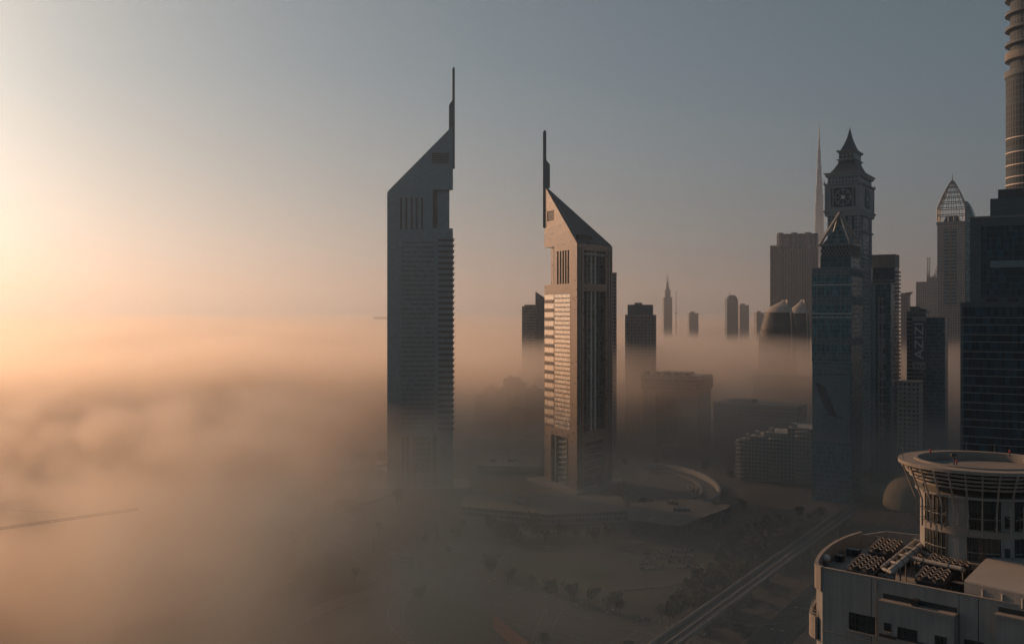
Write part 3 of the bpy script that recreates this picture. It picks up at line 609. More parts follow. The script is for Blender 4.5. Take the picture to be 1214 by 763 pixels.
for i,(a,b,y,D,lab) in enumerate(((563,590,467,1240,'lowest of the fog grey blocks left of the copper lit tower'),(575,586,458,1260,'small stub tower on the edge of the fog grey cluster'),(588,602,462,1230,'squat block between the stub tower and the square topped block'),(597,613,448,1250,'square topped block, tallest of the fog grey cluster'),(611,623,454,1225,'narrow block with a roof mast in the fog grey cluster'),(622,647,460,1200,'broad fog grey block under the blade tower'),(632,643,447,1280,'pale stub block rising behind the broad fog grey block'))):
    t,f,wd,z=block('apartment_block',lab,a,b,D,y,24,R(-10),'far','apartment block'); t['group']='fog grey blocks near the copper lit tower'
    addbox(t,'roof_plant',wd*.3,wd*.6,5,12,z,z+3,'conc')
    if 'mast' in lab: obj('roof_mast',MB().tube((wd*.5,6,z),(wd*.5,6,z+12),.4,5,.15),MT['steel'],t)
# far skyline
D=2600
t,f,wd,z=block('spired_tower','far tower stepping up to twin thin spires',787,797,D,352,24,0,'far','skyscraper')
addbox(t,'upper_stage',wd*.18,wd*.82,3,20,z,f.at(792,343)[1],'far')
obj('spire_base',MB().loft([[(wd*.28,6,f.at(792,343)[1]),(wd*.72,6,f.at(792,343)[1]),(wd*.72,16,f.at(792,343)[1]),(wd*.28,16,f.at(792,343)[1])],[(wd*.42,9,f.at(792,333)[1]),(wd*.58,9,f.at(792,333)[1]),(wd*.58,13,f.at(792,333)[1]),(wd*.42,13,f.at(792,333)[1])]]),MT['far'],t)
for a in(.44,.58): obj('spire',MB().tube((wd*a,11,f.at(792,334)[1]),(wd*a,11,f.at(792,325)[1]),1.1,6,.4),MT['steel'],t)
mp_=P(801.5,376,2500); o=thing('radio_mast','thin guyed radio mast beside the far twin spired tower','mast',(mp_.x,mp_.y,0)); zt=P(801,345,2500).z
obj('pole',MB().tube((0,0,0),(0,0,zt),1.4,6,.6),MT['steel'],o)
obj('antenna_collar',MB().lathe([(2.6,zt*.72),(2.6,zt*.72+3),(1,zt*.72+3.4)],n=8),MT['steel'],o)
t,f,wd,z=block('round_top_tower','far dark tower with a rounded shoulder and a thin aerial',862,875,2300,357,24,0,'darkglass','skyscraper')
obj('rounded_top',MB().loft([[(wd*(.5-.5*k_),0,z_),(wd*(.5+.5*k_),0,z_),(wd*(.5+.5*k_),24,z_),(wd*(.5-.5*k_),24,z_)] for k_,z_ in((1,z),(.9,z+6),(.66,z+11),(.3,z+14))]),MT['darkglass'],t)
obj('aerial',MB().tube((wd*.3,10,z+8),(wd*.3,10,z+24),.9,5,.3),MT['steel'],t)
for (a,b,y,D,lab) in((877,888,361.5,2500,'far squarish dark block beside the round shouldered tower'),(817,828,371,2600,'far low flat block just above the fog past the radio mast'),(897,906,370.5,2300,'far low block above the fog beside the domed pair')):
    t,f,wd,z=block('distant_block',lab,a,b,D,y,24,0,'far','tower'); addbox(t,'roof_plant',wd*.2,wd*.6,5,16,z,z+4,'conc')
e_=P(459,377,1500); tower_crane('far crane with a level jib poking out from behind the taller triangular skyscraper',((468-CX)/F*1500,1500,0),CZ-9,32,R(182),0,None,10,mw=2.6)
a_=G(165,602,74); b_=G(30,621,74); base=a_+(b_-a_).normalized()*66; tower_crane('tower crane whose level lattice jib sticks out of the brown fog',(base.x,base.y,0),73.2,66,math.atan2(a_.y-base.y,a_.x-base.x),0,None,14,mw=.85)
# ------------------------------------------------------------------ ground, roads, viaduct
def ground_mat():
    m,t,b=newmat('sandy_ground'); tc=t.nodes.new('ShaderNodeTexCoord').outputs['Object']
    n1=noise(t,.006,6,tc); n2=noise(t,.04,6,tc); n3=noise(t,.35,3,tc)
    c=mix(t,M(t,'MULTIPLY_ADD',M(t,'SUBTRACT',n1,.47),7,.5,True),(.02,.026,.026),(.066,.058,.05))
    c=mix(t,M(t,'MULTIPLY_ADD',M(t,'SUBTRACT',n2,.55),6,.2,True),c,(.016,.024,.02))
    c=mix(t,1.0,c,M(t,'MULTIPLY_ADD',n3,.7,.65),'MULTIPLY'); sv(t,c,b.inputs['Base Color']); b.inputs['Roughness'].default_value=.95
    return m
MT['kerb']=plain('kerb_stone',(.24,.23,.22),.9); gm=ground_mat()
gb=MB(); gb.add([(-12000,-1000,0),(12000,-1000,0),(12000,12500,0),(-12000,12500,0)],[(0,1,2,3)])
tag(obj('ground',gb,gm),kind='structure')
def strip(pts,half,z,off=0.0):            # a ribbon following points, shifted sideways
    mb=MB(); vs=[]; n=len(pts)
    for i,p in enumerate(pts):
        d=(pts[min(i+1,n-1)]-pts[max(i-1,0)]); d.z=0; d.normalize(); r=Vector((d.y,-d.x,0))
        for s in(-1,1): q=p+r*(off+s*half); vs.append((q.x,q.y,z))
    return mb.add(vs,[(2*i,2*i+1,2*i+3,2*i+2) for i in range(n-1)])
def smooth(pts,k=8):
    out=[]; n=len(pts)
    for i in range(n-1):
        p0,p1,p2,p3=pts[max(i-1,0)],pts[i],pts[i+1],pts[min(i+2,n-1)]
        for j in range(k):
            t=j/k; out.append(.5*((2*p1)+(p2-p0)*t+(2*p0-5*p1+4*p2-p3)*t*t+(3*p1-p0-3*p2+p3)*t**3))
    return out+[pts[-1]]
def kerbs(name,pts,half,off=0.0):
    mb=MB()
    for s in(-1,1):
        for i in range(len(pts)-1):
            d=(pts[i+1]-pts[i]); d.z=0; d.normalize(); r=Vector((d.y,-d.x,0)); a=pts[i]+r*(off+s*half); b=pts[i+1]+r*(off+s*half)
            mb.bar((a.x,a.y,.07),(b.x,b.y,.07),.4,.14)
    tag(obj(name,mb,MT['kerb']),kind='structure')
def dashes(pts,off,z,dash,gap,w_):
    mb=MB(); acc=0; on=0
    for i in range(len(pts)-1):
        a,b=pts[i],pts[i+1]; L=(b-a).length; d=(b-a).normalized(); r=Vector((d.y,-d.x,0)); x=0
        while x<L:
            e=min(L,x+dash); p=a+d*x+r*off; q=a+d*e+r*off
            mb.add([(p.x-r.x*w_,p.y-r.y*w_,z),(p.x+r.x*w_,p.y+r.y*w_,z),(q.x+r.x*w_,q.y+r.y*w_,z),(q.x-r.x*w_,q.y-r.y*w_,z)],[(0,1,2,3)]); x+=dash+gap
    return mb
def road(pts,half,z,name,lanes=True):
    tag(obj(name,strip(pts,half,z),MT['asphalt']),kind='structure'); kerbs('kerb',pts,half+.2)
    if lanes:
        tag(obj('road_marking',dashes(pts,0,z+.004,4,6,.14),MT['line']),kind='structure')
        for o in(-half*.5,half*.5): tag(obj('road_marking',dashes(pts,o,z+.004,3,7,.1),MT['line']),kind='structure')
ex,ey=math.sin(R(31.3)),math.cos(R(31.3)); U=Vector((ex,ey,0)); V=Vector((ey,-ex,0))
v0=G(788,763,10); v0.z=0
# roads that run with the viaduct
for k,(off,half) in enumerate(((26,8),(46,8),(-24,6))):
    a=v0+V*off-U*160; b=v0+V*off+U*900; pts=[a.lerp(b,i/20) for i in range(21)]
    road(pts,half,.02+.012*k,'highway')
# the wide road that sweeps from the fog to the foot of the picture, in four carriageways
sw=smooth([G(250,575),G(370,622),G(470,664),G(560,700),G(670,733),G(790,765),G(900,800)],10)
for k,(off,half) in enumerate(((-15,5.2),(-2,5.2),(12,5.2),(27,3.6))):
    pts=[]
    for i,p in enumerate(sw):
        d=sw[min(i+1,len(sw)-1)]-sw[max(i-1,0)]; d.normalize(); pts.append(p+Vector((d.y,-d.x,0))*off)
    road(pts,half,.07+.012*k,'carriageway')
b1=smooth([G(500,640),G(600,654),G(700,648),G(800,632),G(900,612),G(960,600)],8); road(b1,5,.13,'street')
b2=smooth([G(300,763),G(380,722),G(450,700),G(540,690)],8); road(b2,4.2,.145,'slip_road')
b3=smooth([G(840,735),G(900,722),G(960,700),G(1010,672)],8); road(b3,4.2,.16,'slip_road')
b4=smooth([G(690,742),G(760,740),G(850,742),G(930,733)],8); road(b4,4.0,.175,'slip_road')
b5=smooth([G(230,720),G(330,690),G(420,655),G(480,630),G(500,606)],8); road(b5,4.0,.19,'ramp_road')
b6=smooth([G(640,763),G(660,722),G(720,700),G(800,690),G(850,664),G(880,640)],8); road(b6,3.6,.205,'ramp_road')
b7=smooth([G(640,655),G(560,668),G(500,690),G(470,720),G(480,750),G(540,790)],8); road(b7,3.6,.22,'ramp_road')
lw=plain('lawn_grass',(.022,.036,.018),.95,0,.4,.5)
for k,pp in enumerate(([(590,672),(650,664),(720,672),(700,690),(620,692)],[(500,700),(560,722),(620,748),(560,752),(500,730)],[(860,690),(905,668),(925,655),(880,655),(850,672)],[(300,640),(380,652),(440,676),(380,690),(300,672)],[(560,640),(640,646),(720,642),(716,634),(640,638),(565,632)])):
    mb=MB(); vs=smooth([G(*q_) for q_ in pp+pp[:1]],6)[:-1]; mb.add([(v.x,v.y,.235+.004*k) for v in vs],[tuple(range(len(vs)))]); tag(obj('lawn',mb,lw),kind='structure')
# ring drives round the tower podiums
def arc_pts(c,rx,ry,a0,a1,n=40,rot=0.0):
    out=[]
    for i in range(n+1):
        a=a0+(a1-a0)*i/n; x,y=rx*math.cos(a),ry*math.sin(a); out.append(Vector((c.x+x*math.cos(rot)-y*math.sin(rot),c.y+x*math.sin(rot)+y*math.cos(rot),0)))
    return out
def arc_wall(pts,h,t_):
    mb=MB()
    for i in range(len(pts)-1):
        p,q=pts[i],pts[i+1]; mb.bar((p.x,p.y,h/2),(q.x,q.y,h/2),t_,h)
    return mb
cR=G(795,577); cL=G(430,575)
for c,sg,lab in((cR,1,'curved pale roofed drive wall beside the copper lit tower'),(cL,-1,'curved drive wall beside the shaded taller tower')):
    T=thing('curved_podium',lab,'podium',(0,0,0),0,'curved podiums at the tower feet')
    a0,a1=(R(-70),R(110)) if sg>0 else (R(70),R(250))
    obj('rim_wall',arc_wall(arc_pts(c,37,95,a0,a1),5.5,2.2),MT['concl'],T)
    obj('inner_wall',arc_wall(arc_pts(c,24,66,a0,a1),3.0,1.6),MT['conc'],T)
    dk=MB(); pts=arc_pts(c,35,92,0,2*math.pi,48)[:-1]; dk.prism([(p.x,p.y) for p in pts],0,1.6); obj('deck',dk,MT['rooffloor'],T)
    for k in range(4):
        p=arc_pts(c,14+3*k,36+8*k,a0+.4,a0+1.2,10); obj('planter',arc_wall(p,2.6,1.5),MT['conc'],T)
tag(obj('ring_road',strip(arc_pts(cL,48,115,R(60),R(300)),3.6,.19),MT['asphalt']),kind='structure')
tag(obj('ring_road',strip(arc_pts(cR,48,115,R(-100),R(120)),3.6,.2),MT['asphalt']),kind='structure')
# low mall between the towers, in their shadow
def lowb(name,label,pts,h,mat='conc',roofm='rooffloor',cat='building'):
    T=thing(name,label,cat,(pts[0].x,pts[0].y,0)); o=pts[0]; pl=[(p.x-o.x,p.y-o.y) for p in pts]
    obj('wall',MB().prism(pl,0,h),MT[mat],T); cx_=sum(p[0] for p in pl)/len(pl); cy_=sum(p[1] for p in pl)/len(pl)
    big=[(cx_+(p[0]-cx_)*1.015,cy_+(p[1]-cy_)*1.015) for p in pl]; obj('roof',MB().prism(big,h,h+.7),MT[roofm],T)
    for k in range(3):
        ax=cx_+random.uniform(-.3,.3)*abs(pl[1][0]); ay=cy_+random.uniform(-6,6); obj('roof_unit',MB().box(ax-3,ax+3,ay-2,ay+2,h+.7,h+2.8),MT['alu_dark'],T)
    return T
lowb('shopping_hall','low dark hall with a pale roof edge near the copper lit tower',[G(745,632),G(805,640),G(862,618),G(866,604,6),G(810,606),G(748,612)],9,'darkglass')
lowb('shopping_hall','low shaded hall lying between the two triangular towers',[G(548,612),G(650,622),G(742,618),G(735,600),G(640,597),G(552,598)],7,'grid')
lowb('canopy_block','small pale roofed entrance block beside the taller triangular tower',[G(444,572),G(470,578),G(470,566),G(446,562)],12,'conc','concl')
lowb('substation','small flat roofed block on the sandy lot by the sweeping road',[G(462,672),G(486,676),G(490,668),G(468,664)],4.5)
lowb('substation','small flat roofed block near the shaded tower drive',[G(395,604),G(420,610),G(424,601),G(402,597)],5)
lowb('parking_deck','flat parking deck beyond the gate building side of the towers',[G(565,560),G(640,562),G(640,548),G(570,547)],6)
# terraced flats
f,wd,loc=front(877,962,900,GRID); T=thing('terraced_flats','pale flats with stacked balcony ends stepping up beside the banner tower','apartment block',loc,GRID)
zf=lambda py:f.at(915,py)[1]
steps=((0,.14,523,30),(.14,.34,519,34),(.34,.66,514,40),(.66,1.06,507,44))
for i,(a,b,y,d) in enumerate(steps):
    ztop=zf(y); obj('wing',MB().box(wd*a,wd*b-.05,i*1.0,d,0,ztop),MT['resid'],T); obj('roof',MB().box(wd*a-.3,wd*b+.25,i*1.0-.3,d+.3,ztop,ztop+.8),MT['concl'],T)
    obj('roof_unit',MB().box(wd*(a+.04),wd*(a+.1),6,12,ztop+.8,ztop+4.5),MT['concl'],T)
    nb=int(ztop/3.6)
    for k in range(nb):
        zz_=2.4+k*3.6
        if i in(0,2,3): obj('balcony',MB().lathe([(6.0 if i else 4.2,zz_),(6.0 if i else 4.2,zz_+1.1),(1,zz_+1.1),(1,zz_)],wd*(a+b)/2 if i else 0.5,i*1.0+.4,12),MT['concl'],T)
# metro station shell
sp_=G(1088,590,8); T=thing('metro_station','gold shell shaped rail station at the far end of the viaduct','station',(sp_.x,sp_.y,0),GRID)
rings=[]
for k in range(15):
    u=-1+2*k/14; s_=math.sqrt(max(0.0,1-u*u))**.8; s_=max(s_,.03)
    rings.append([(math.cos(math.pi*j/12)*22*s_,u*66,9+math.sin(math.pi*j/12)*21*s_) for j in range(13)]+[(math.cos(math.pi*j/6)*-19*s_,u*66,8.2-math.sin(math.pi*j/6)*3*s_) for j in range(1,6)])
obj('shell_roof',MB().loft(rings),MT['gold'],T,True)
obj('entrance_wing',MB().box(-40,-15,-6,6,8,12),MT['conc'],T)
for y in(-30,-10,10,30): obj('column',MB().tube((0,y,0),(0,y,8),2.2,10),MT['conc'],T)
# viaduct
T=thing('rail_viaduct','long raised rail viaduct on single columns running past the grove','viaduct',tuple(v0),0)
L0,L1=-120,345
def vp(a,b,z): q=U*a+V*b; return (q.x,q.y,z)
def vbox(a0,a1,b0,b1,z0,z1): return MB().loft([[vp(a0,b0,z),vp(a1,b0,z),vp(a1,b1,z),vp(a0,b1,z)] for z in(z0,z1)])
obj('deck',MB().loft([[vp(a,-2.4,7.2),vp(a,2.4,7.2),vp(a,5.2,9.0),vp(a,5.2,9.6),vp(a,-5.2,9.6),vp(a,-5.2,9.0)] for a in(L0,L1)]),MT['conc'],T)
for b in(-5.05,5.05): obj('parapet',vbox(L0,L1,b-.18,b+.18,9.6,11.0),MT['concl'],T)
for b in(-3.6,-1.4,1.4,3.6): obj('rail',vbox(L0,L1,b-.12,b+.12,9.6,9.85),MT['dark'],T)
for b in(-2.5,2.5): obj('track_bed',vbox(L0,L1,b-1.6,b+1.6,9.58,9.7),MT['dark'],T)
obj('walkway',vbox(L0,L1,-.4,.4,9.6,10.2),MT['conc'],T)
for k in range(15):
    a=L0+15+k*31; p=MB(); p.loft([[vp(a+dx*s,dy*s2,z) for dx,dy in((-1.1,-1.1),(1.1,-1.1),(1.1,1.1),(-1.1,1.1))] for z,s,s2 in((0,1,1),(5.2,1,1),(7.2,1.2,2.3))]); obj('pier',p,MT['conc'],T)
# street lamps
lm=thing('street_lamp','tall twin arm street lamp standing along the wide roads','street lamp',(0,0,0),0,'street lamps along the roads')
obj('pole',MB().tube((0,0,0),(0,0,11),.16,6,.09),MT['steel'],lm); obj('arm',MB().tube((-2.4,0,11.2),(0,0,10.8),.08,5).tube((0,0,10.8),(2.4,0,11.2),.08,5),MT['steel'],lm)
for s in(-1,1): obj('lamp_head',MB().box(s*2.3-.5,s*2.3+.5,-.2,.2,11.1,11.3),MT['white'],lm)
first=True
spots=[]
for i in range(3,len(sw)-4,3):
    d=sw[i+1]-sw[i]; d.normalize(); p=sw[i]+Vector((d.y,-d.x,0))*4.6; spots.append((p,math.atan2(d.y,d.x)+math.pi/2))
for i in range(9): spots.append((v0+V*36+U*(40+i*38),R(58.7)+math.pi/2))
for i in range(2,len(b1)-2,5): spots.append((b1[i]+Vector((0,7,0)),.4))
for p,a in spots:
    o=lm if first else copy_tree(lm); first=False; o.location=(p.x,p.y,0); o.rotation_euler.z=a
# trees: a few crowns of leaf clumps, copied
def crown_mb(r,hh,n,seed):
    rr=random.Random(seed); mb=MB(); cl=[(rr.uniform(-.6,.6)*r,rr.uniform(-.6,.6)*r,hh+rr.uniform(-.35,.6)*r,rr.uniform(.3,.6)*r) for _ in range(9)]
    for i in range(n):
        c=rr.choice(cl); v=Vector((rr.gauss(0,1),rr.gauss(0,1),rr.gauss(0,.8))); v=v.normalized()*c[3]*rr.uniform(.6,1.1); p=Vector(c[:3])+v
        a=Vector((rr.gauss(0,1),rr.gauss(0,1),rr.gauss(0,1))).normalized(); b=a.orthogonal().normalized(); s=rr.uniform(.25,.6)
        mb.add([tuple(p+a*s),tuple(p+b*s*.7),tuple(p-a*s),tuple(p-b*s*.7)],[(0,1,2,3)])
    return mb
def tree(label,r,hh,seed,group):
    T=thing('tree',label,'tree',(0,0,0),0,group)
    tk=MB().tube((0,0,0),(0,0,hh*.7),.22,7,.13)
    for k in range(4): a=k*1.57+seed; tk.tube((0,0,hh*.6),(math.cos(a)*r*.45,math.sin(a)*r*.45,hh),.1,5,.04)
    obj('trunk',tk,MT['bark'],T); obj('crown',crown_mb(r,hh,330,seed),MT['leaf'],T); return T
groups=[('bushy dark tree of the shaded grove between the viaduct and the sandy lot','trees of the grove beside the viaduct'),
        ('street tree planted along the sweeping road and the sandy lot','trees along the sweeping road'),
        ('garden tree in the grounds at the feet of the triangular towers','trees round the tower feet')]
protos=[[tree(l,random.uniform(2.6,3.8),random.uniform(4,6),10*gi+k,g) for k in range(3)] for gi,(l,g) in enumerate(groups)]
used=set()
def put(gi,p):
    pr=random.choice(protos[gi]); o=pr
    if pr.name in used: o=copy_tree(pr)
    used.add(pr.name); o.location=(p.x,p.y,0); o.rotation_euler.z=random.uniform(0,6.28); s=random.uniform(.75,1.45); o.scale=(s,s,s*random.uniform(.9,1.15))
for i in range(125):
    a=random.uniform(60,330); b=random.uniform(-48,-13)*(.35+.65*min(1,a/220)); p=v0+U*a+V*b; put(0,p)
for i in range(38):
    k=random.randrange(4,len(sw)-6); d=sw[k+1]-sw[k]; d.normalize(); put(1,sw[k]+Vector((d.y,-d.x,0))*random.choice((-24,-27,36,40,-33))+Vector((random.uniform(-4,4),random.uniform(-4,4),0)))
for i in range(64):
    c=random.choice((cL,cR)); a=random.uniform(0,6.28); put(2,Vector((c.x+math.cos(a)*random.uniform(53,64),c.y+math.sin(a)*random.uniform(122,135),0)) if random.random()<.6 else G(random.uniform(540,740),random.uniform(626,645)))
for pl in protos:
    for pr in pl:
        if pr.name not in used: put(0,v0+U*100+V*-20)
# parked cars on the sandy lot
def car(label,c,name):
    T=thing('parked_car',label,'car',(0,0,0),0,'cars parked on the sandy lot')
    b=MB().loft([[(-2.2,-.85,.35),(2.2,-.85,.35),(2.2,.85,.35),(-2.2,.85,.35)],[(-2.25,-.9,.75),(2.25,-.9,.7),(2.25,.9,.7),(-2.25,.9,.75)],[(-2.15,-.8,.95),(2.1,-.8,.88),(2.1,.8,.88),(-2.15,.8,.95)]])
    obj('body',b,plain(name,c,.3,.2),T)
    obj('cabin',MB().loft([[(-1.7,-.78,.93),(1.1,-.78,.9),(1.1,.78,.9),(-1.7,.78,.93)],[(-1.2,-.62,1.45),(.35,-.62,1.45),(.35,.62,1.45),(-1.2,.62,1.45)]]),MT['slot'],T)
    for x in(-1.4,1.4):
        for y in(-.8,.8): obj('wheel',MB().tube((x,y-.1,.33),(x,y+.1,.33),.33,10),MT['dark'],T)
    return T
cp=[car('white car parked in the rows on the sandy lot',(.7,.7,.68),'white_car_paint'),car('silver grey car parked in the rows on the sandy lot',(.35,.36,.37),'silver_car_paint'),car('dark car parked in the rows on the sandy lot',(.03,.035,.045),'dark_car_paint')]
cu=set(); og=G(772,668)
for r_ in range(4):
    for k in range(11):
        if random.random()<.2: continue
        i=random.randrange(3); o=cp[i]
        if i in cu: o=copy_tree(cp[i])
        cu.add(i); o.location=(og.x-10+k*3.1+r_*3,og.y-12+r_*13+k*.5,0); o.rotation_euler.z=R(80)+random.uniform(-.05,.05)
# orange hoarding at the foot of the picture
a=G(585,745); b=G(628,782); T=thing('site_hoarding','tall orange ribbed site fence catching the sun at the foot of the picture','fence',(a.x,a.y,0))
d=(b-a); n=16
obj('panel',MB().bar((0,0,3.6),(d.x,d.y,3.6),.25,7),MT['rust'],T)
for i in range(n+1): p=d*(i/n); obj('post',MB().box(p.x-.18,p.x+.18,p.y-.18,p.y+.18,0,7.3),MT['steel'],T)
# ------------------------------------------------------------------ the near roof with its round pavilion
zr=110.0
c0=G(975,673,zr); c1=G(1135,703.5,zr); wdir=(c1-c0).normalized(); ang=math.atan2(wdir.y,wdir.x)
T=thing('plant_roof_building','near pale concrete building with a roof full of chillers and pipes','building',(c0.x,c0.y,0),ang)
inv=Matrix.Rotation(-ang,3,'Z')
def loc_(px,py,z): q=inv@(G(px,py,z)-c0); return q                  # local point seen there at height z
def W(px,py):                                                        # on the front wall (local y=0)
    fx=Face(c0.x,c0.y,ang); return fx.at(px,py)
Wl=62.0
curve=[loc_(968,668,zr),loc_(974,656,zr),loc_(987,645,zr),loc_(1003,637,zr),loc_(1021,631,zr)]
cv=[(0,0)]+[(p.x,p.y) for p in curve]
back=[(cv[-1][0]+2,cv[-1][1]+6),(cv[-1][0]+26,cv[-1][1]+12),(Wl,44)]
outline=[(0,0),(Wl,0)]+back[::-1]+cv[::-1][:-1]
def render_wall(name,c):
    m,t,b=newmat(name); tc=t.nodes.new('ShaderNodeTexCoord').outputs['Object']
    mp=t.nodes.new('ShaderNodeMapping'); mp.inputs['Scale'].default_value=(1.3,1.3,.07); sv(t,tc,mp.inputs[0])
    k=M(t,'MULTIPLY',M(t,'MULTIPLY_ADD',noise(t,1,6,mp.outputs[0],.65),.75,.6),M(t,'MULTIPLY_ADD',noise(t,.25,6,tc),.5,.74))
    sv(t,mix(t,1.0,c,k,'MULTIPLY'),b.inputs['Base Color']); b.inputs['Roughness'].default_value=.88; return m
FR=render_wall('pale_render',(.27,.275,.27)); FRL=plain('pale_trim',(.26,.245,.225),.8,0,.3,.25)
inner=[(x,y) for x,y in outline]
obj('wall',MB().prism([(p[0],p[1]) for p in outline],0,zr-2.6),FR,T)
front_w=[W(1048,700)[0],W(1133,720)[0]]
def pbar(pts,z0,z1,th,nm,mat):
    mb=MB()
    for i in range(len(pts)-1):
        a=Vector((*pts[i],0)); b=Vector((*pts[i+1],0)); mb.bar((a.x,a.y,(z0+z1)/2),(b.x,b.y,(z0+z1)/2),th,z1-z0)
    return obj(nm,mb,mat,T)
def smooth2(pts,k=6): return [(p.x,p.y) for p in smooth([Vector((x,y,0)) for x,y in pts],k)]
cs_=smooth2(cv,5)
obj('front_parapet',MB().box(-.1,Wl,-.02,.45,zr-2.6,zr),FR,T)
obj('parapet_cap',MB().box(-.2,Wl,-.1,.55,zr,zr+.15),FRL,T)
pbar(cs_,zr-3.6,zr+.2,.6,'curved_parapet',FRL)
pbar([(x-1.3,y+.6) for x,y in cs_],zr-11.5,zr-8.0,.5,'curved_balcony',FRL)
pbar([(x-1.3,y+.6) for x,y in cs_],zr-19.5,zr-16.0,.5,'curved_balcony',FRL)
obj('balcony_slab',MB().prism(smooth2(cv,3)[1:]+[(2,24)]+[(2,.5)],zr-11.9,zr-11.5),FR,T)
for k in range(5): 
    i=3+k*4; x,y=cs_[min(i,len(cs_)-1)]; obj('rail_post',MB().tube((x-1.3,y+.6,zr-8),(x-1.3,y+.6,zr-7),.06,5),MT['steel'],T)
for dz in(7.6,7.1): pbar([(x-1.3,y+.6) for x,y in cs_],zr-dz-.05,zr-dz+.05,.08,'hand_rail',MT['steel'])
rb=[cv[-1],back[0],back[1]]; pbar(rb,zr-2.6,zr-.4,.4,'rear_parapet',FR)
# front wall: windows with frames, ledges, joints, projecting bays
def window(px0,px1,py0,py1,n=2,deep=.3):
    a=W(px0,(py0+py1)/2)[0]; b=W(px1,(py0+py1)/2)[0]; z1=W(px0,py0)[1]; z0=W(px0,py1)[1]
    g=obj('window',MB().box(a,b,-yo-.02,-yo+.1,z0,z1),MT['glass2'],T)
    fr=MB()
    for x in [a+(b-a)*i/n for i in range(n+1)]: fr.box(x-.06,x+.06,-yo-.1,-yo-.022,z0,z1)
    for z in(z0,z1,z0+(z1-z0)*.3): fr.box(a-.06,b+.06,-yo-.1,-yo-.024,z-.06,z+.06)
    obj('window_frame',fr,MT['dark'],g); obj('sill',MB().box(a-.2,b+.2,-yo-.3,-yo,z0-.25,z0-.07),FRL,g)
MT['glass2']=facade('room_glass',(.05,.05,.05),(.022,.035,.04),1.4,1.2,.04,.05,.08,.4,var=.5)
yo=0.0
window(1007,1037,725,745,4); 
# projecting bay right of the joint
b0=W(1047,720)[0]; b1_=W(1135,730)[0]; zl=W(1048,705)[1]
obj('bay_wall',MB().box(b0,b1_,-1.3,-.005,70,zl-.9),FR,T); obj('bay_ledge',MB().box(b0-.1,b1_+.15,-1.5,-.01,zl-.9,zl-.45),FRL,T)
obj('groove_shadow_strip',MB().box(b0,b1_,-.06,-.004,zl-.4,zl+.3),MT['dark'],T)  # dark strip laid on the wall as the shadow of a groove
obj('bay_band',MB().box(b0,b1_,-1.55,-1.31,W(1050,752)[1]-.6,W(1050,752)[1]),FRL,T); obj('band_shadow_strip',MB().box(b0,b1_,-1.42,-1.305,W(1050,752)[1],W(1050,752)[1]+.5),MT['dark'],T)  # dark strip over the band is the groove's shade, laid on as colour
obj('bay_lamp',MB().box(W(1084,708)[0],W(1091,708)[0],-1.1,-.06,zl-.4,zl+.5),MT['dark'],T)
yo=1.3
window(1053,1060.5,735,744,1); window(1069,1091,740,754,3); window(1113,1126,750,768,2)
yo=0.0
window(1144,1166,757,772,3)
obj('bay_wall',MB().box(W(1184,735)[0],Wl,-1.2,-.005,70,W(1184,728)[1]),FR,T); obj('bay_ledge',MB().box(W(1184,735)[0]-.15,Wl,-1.45,-.01,W(1184,728)[1],W(1184,728)[1]+.4),FRL,T)
obj('groove_shadow_strip',MB().box(W(1184,735)[0],Wl,-.06,-.004,W(1184,728)[1]+.45,W(1184,728)[1]+1.1),MT['dark'],T)  # dark strip painted in for the groove shadow above the ledge
for px in(1033,1137,1160): x=W(px,700)[0]; obj('wall_joint',MB().box(x-.05,x+.05,-.03,.0,70,zr-.1),MT['dark'],T)
x=W(1039,700)[0]; obj('rain_pipe',MB().tube((x,-.12,70),(x,-.12,zr-.3),.09,6),FRL,T)
for y in(zr-9.8,zr-19): obj('string_course',MB().box(-.05,b0-.1,-.12,-.004,y,y+.18),FRL,T)
# ---- things on the roof -----------------------------------------------------
e1=Vector((math.cos(R(-42)),math.sin(R(-42)),0)); e2=Vector((math.sin(R(31.5)),math.cos(R(31.5)),0)); ae=math.atan2(e1.y,e1.x)
zf=zr-2.6
def chiller(label,px,py,nx=2,ny=5):
    p=G(px,py,zf+3.4); T=thing('chiller',label,'chiller',(p.x,p.y,zf),ae,'rooftop chillers')
    lx,ly=2.1*nx,1.9*ny                                             # corner at the seen near-left corner of its top
    def q(a,b,z): v=Matrix.Rotation(-ae,3,'Z')@(e1*a+e2*b); return (v.x,v.y,z)
    def hb(a0,a1,b0,b1,z0,z1): return MB().loft([[q(a0,b0,z),q(a1,b0,z),q(a1,b1,z),q(a0,b1,z)] for z in(z0,z1)])
    obj('casing',hb(.1,lx-.1,.1,ly-.1,.9,2.7),MT['dark'],T); obj('base_frame',hb(0,lx,0,ly,.5,.9),MT['steel'],T)
    for a in(.2,lx-.4):
        for b in(.3,ly-.5): obj('foot',hb(a,a+.2,b,b+.2,0,.5),MT['steel'],T)
    obj('fan_deck',hb(-.08,lx+.08,-.08,ly+.08,2.7,2.95),MT['dark'],T)
    for i in range(nx):
        for j in range(ny):
            c=q(2.1*(i+.5),1.9*(j+.5),0); fs=obj('fan_shroud',MB().lathe([(.82,2.95),(.78,3.4),(.7,3.4),(.72,2.98)],c[0],c[1],16,closed=True),MT['dark'],T)
    for j in range(ny):                                             # the bright zigzag coil edges over the fans
        zg=MB(); pr=None; m_=nx*4
        for i in range(m_+1):
            c=q(lx*i/m_,1.9*(j+.5)+(.62 if i%2 else -.62),3.46+.12*(i%2))
            if pr: zg.bar(pr,c,.13,.1)
            pr=c
        obj('coil_edge',zg,FRL,T)
    for k in range(int(ly/1.2)): obj('side_post',hb(lx-.11,lx-.04,.3+k*1.2,.45+k*1.2,.9,2.7),MT['louver'],T)
chiller('roof chiller nearest the curved parapet, in front of its twin',1004,671)
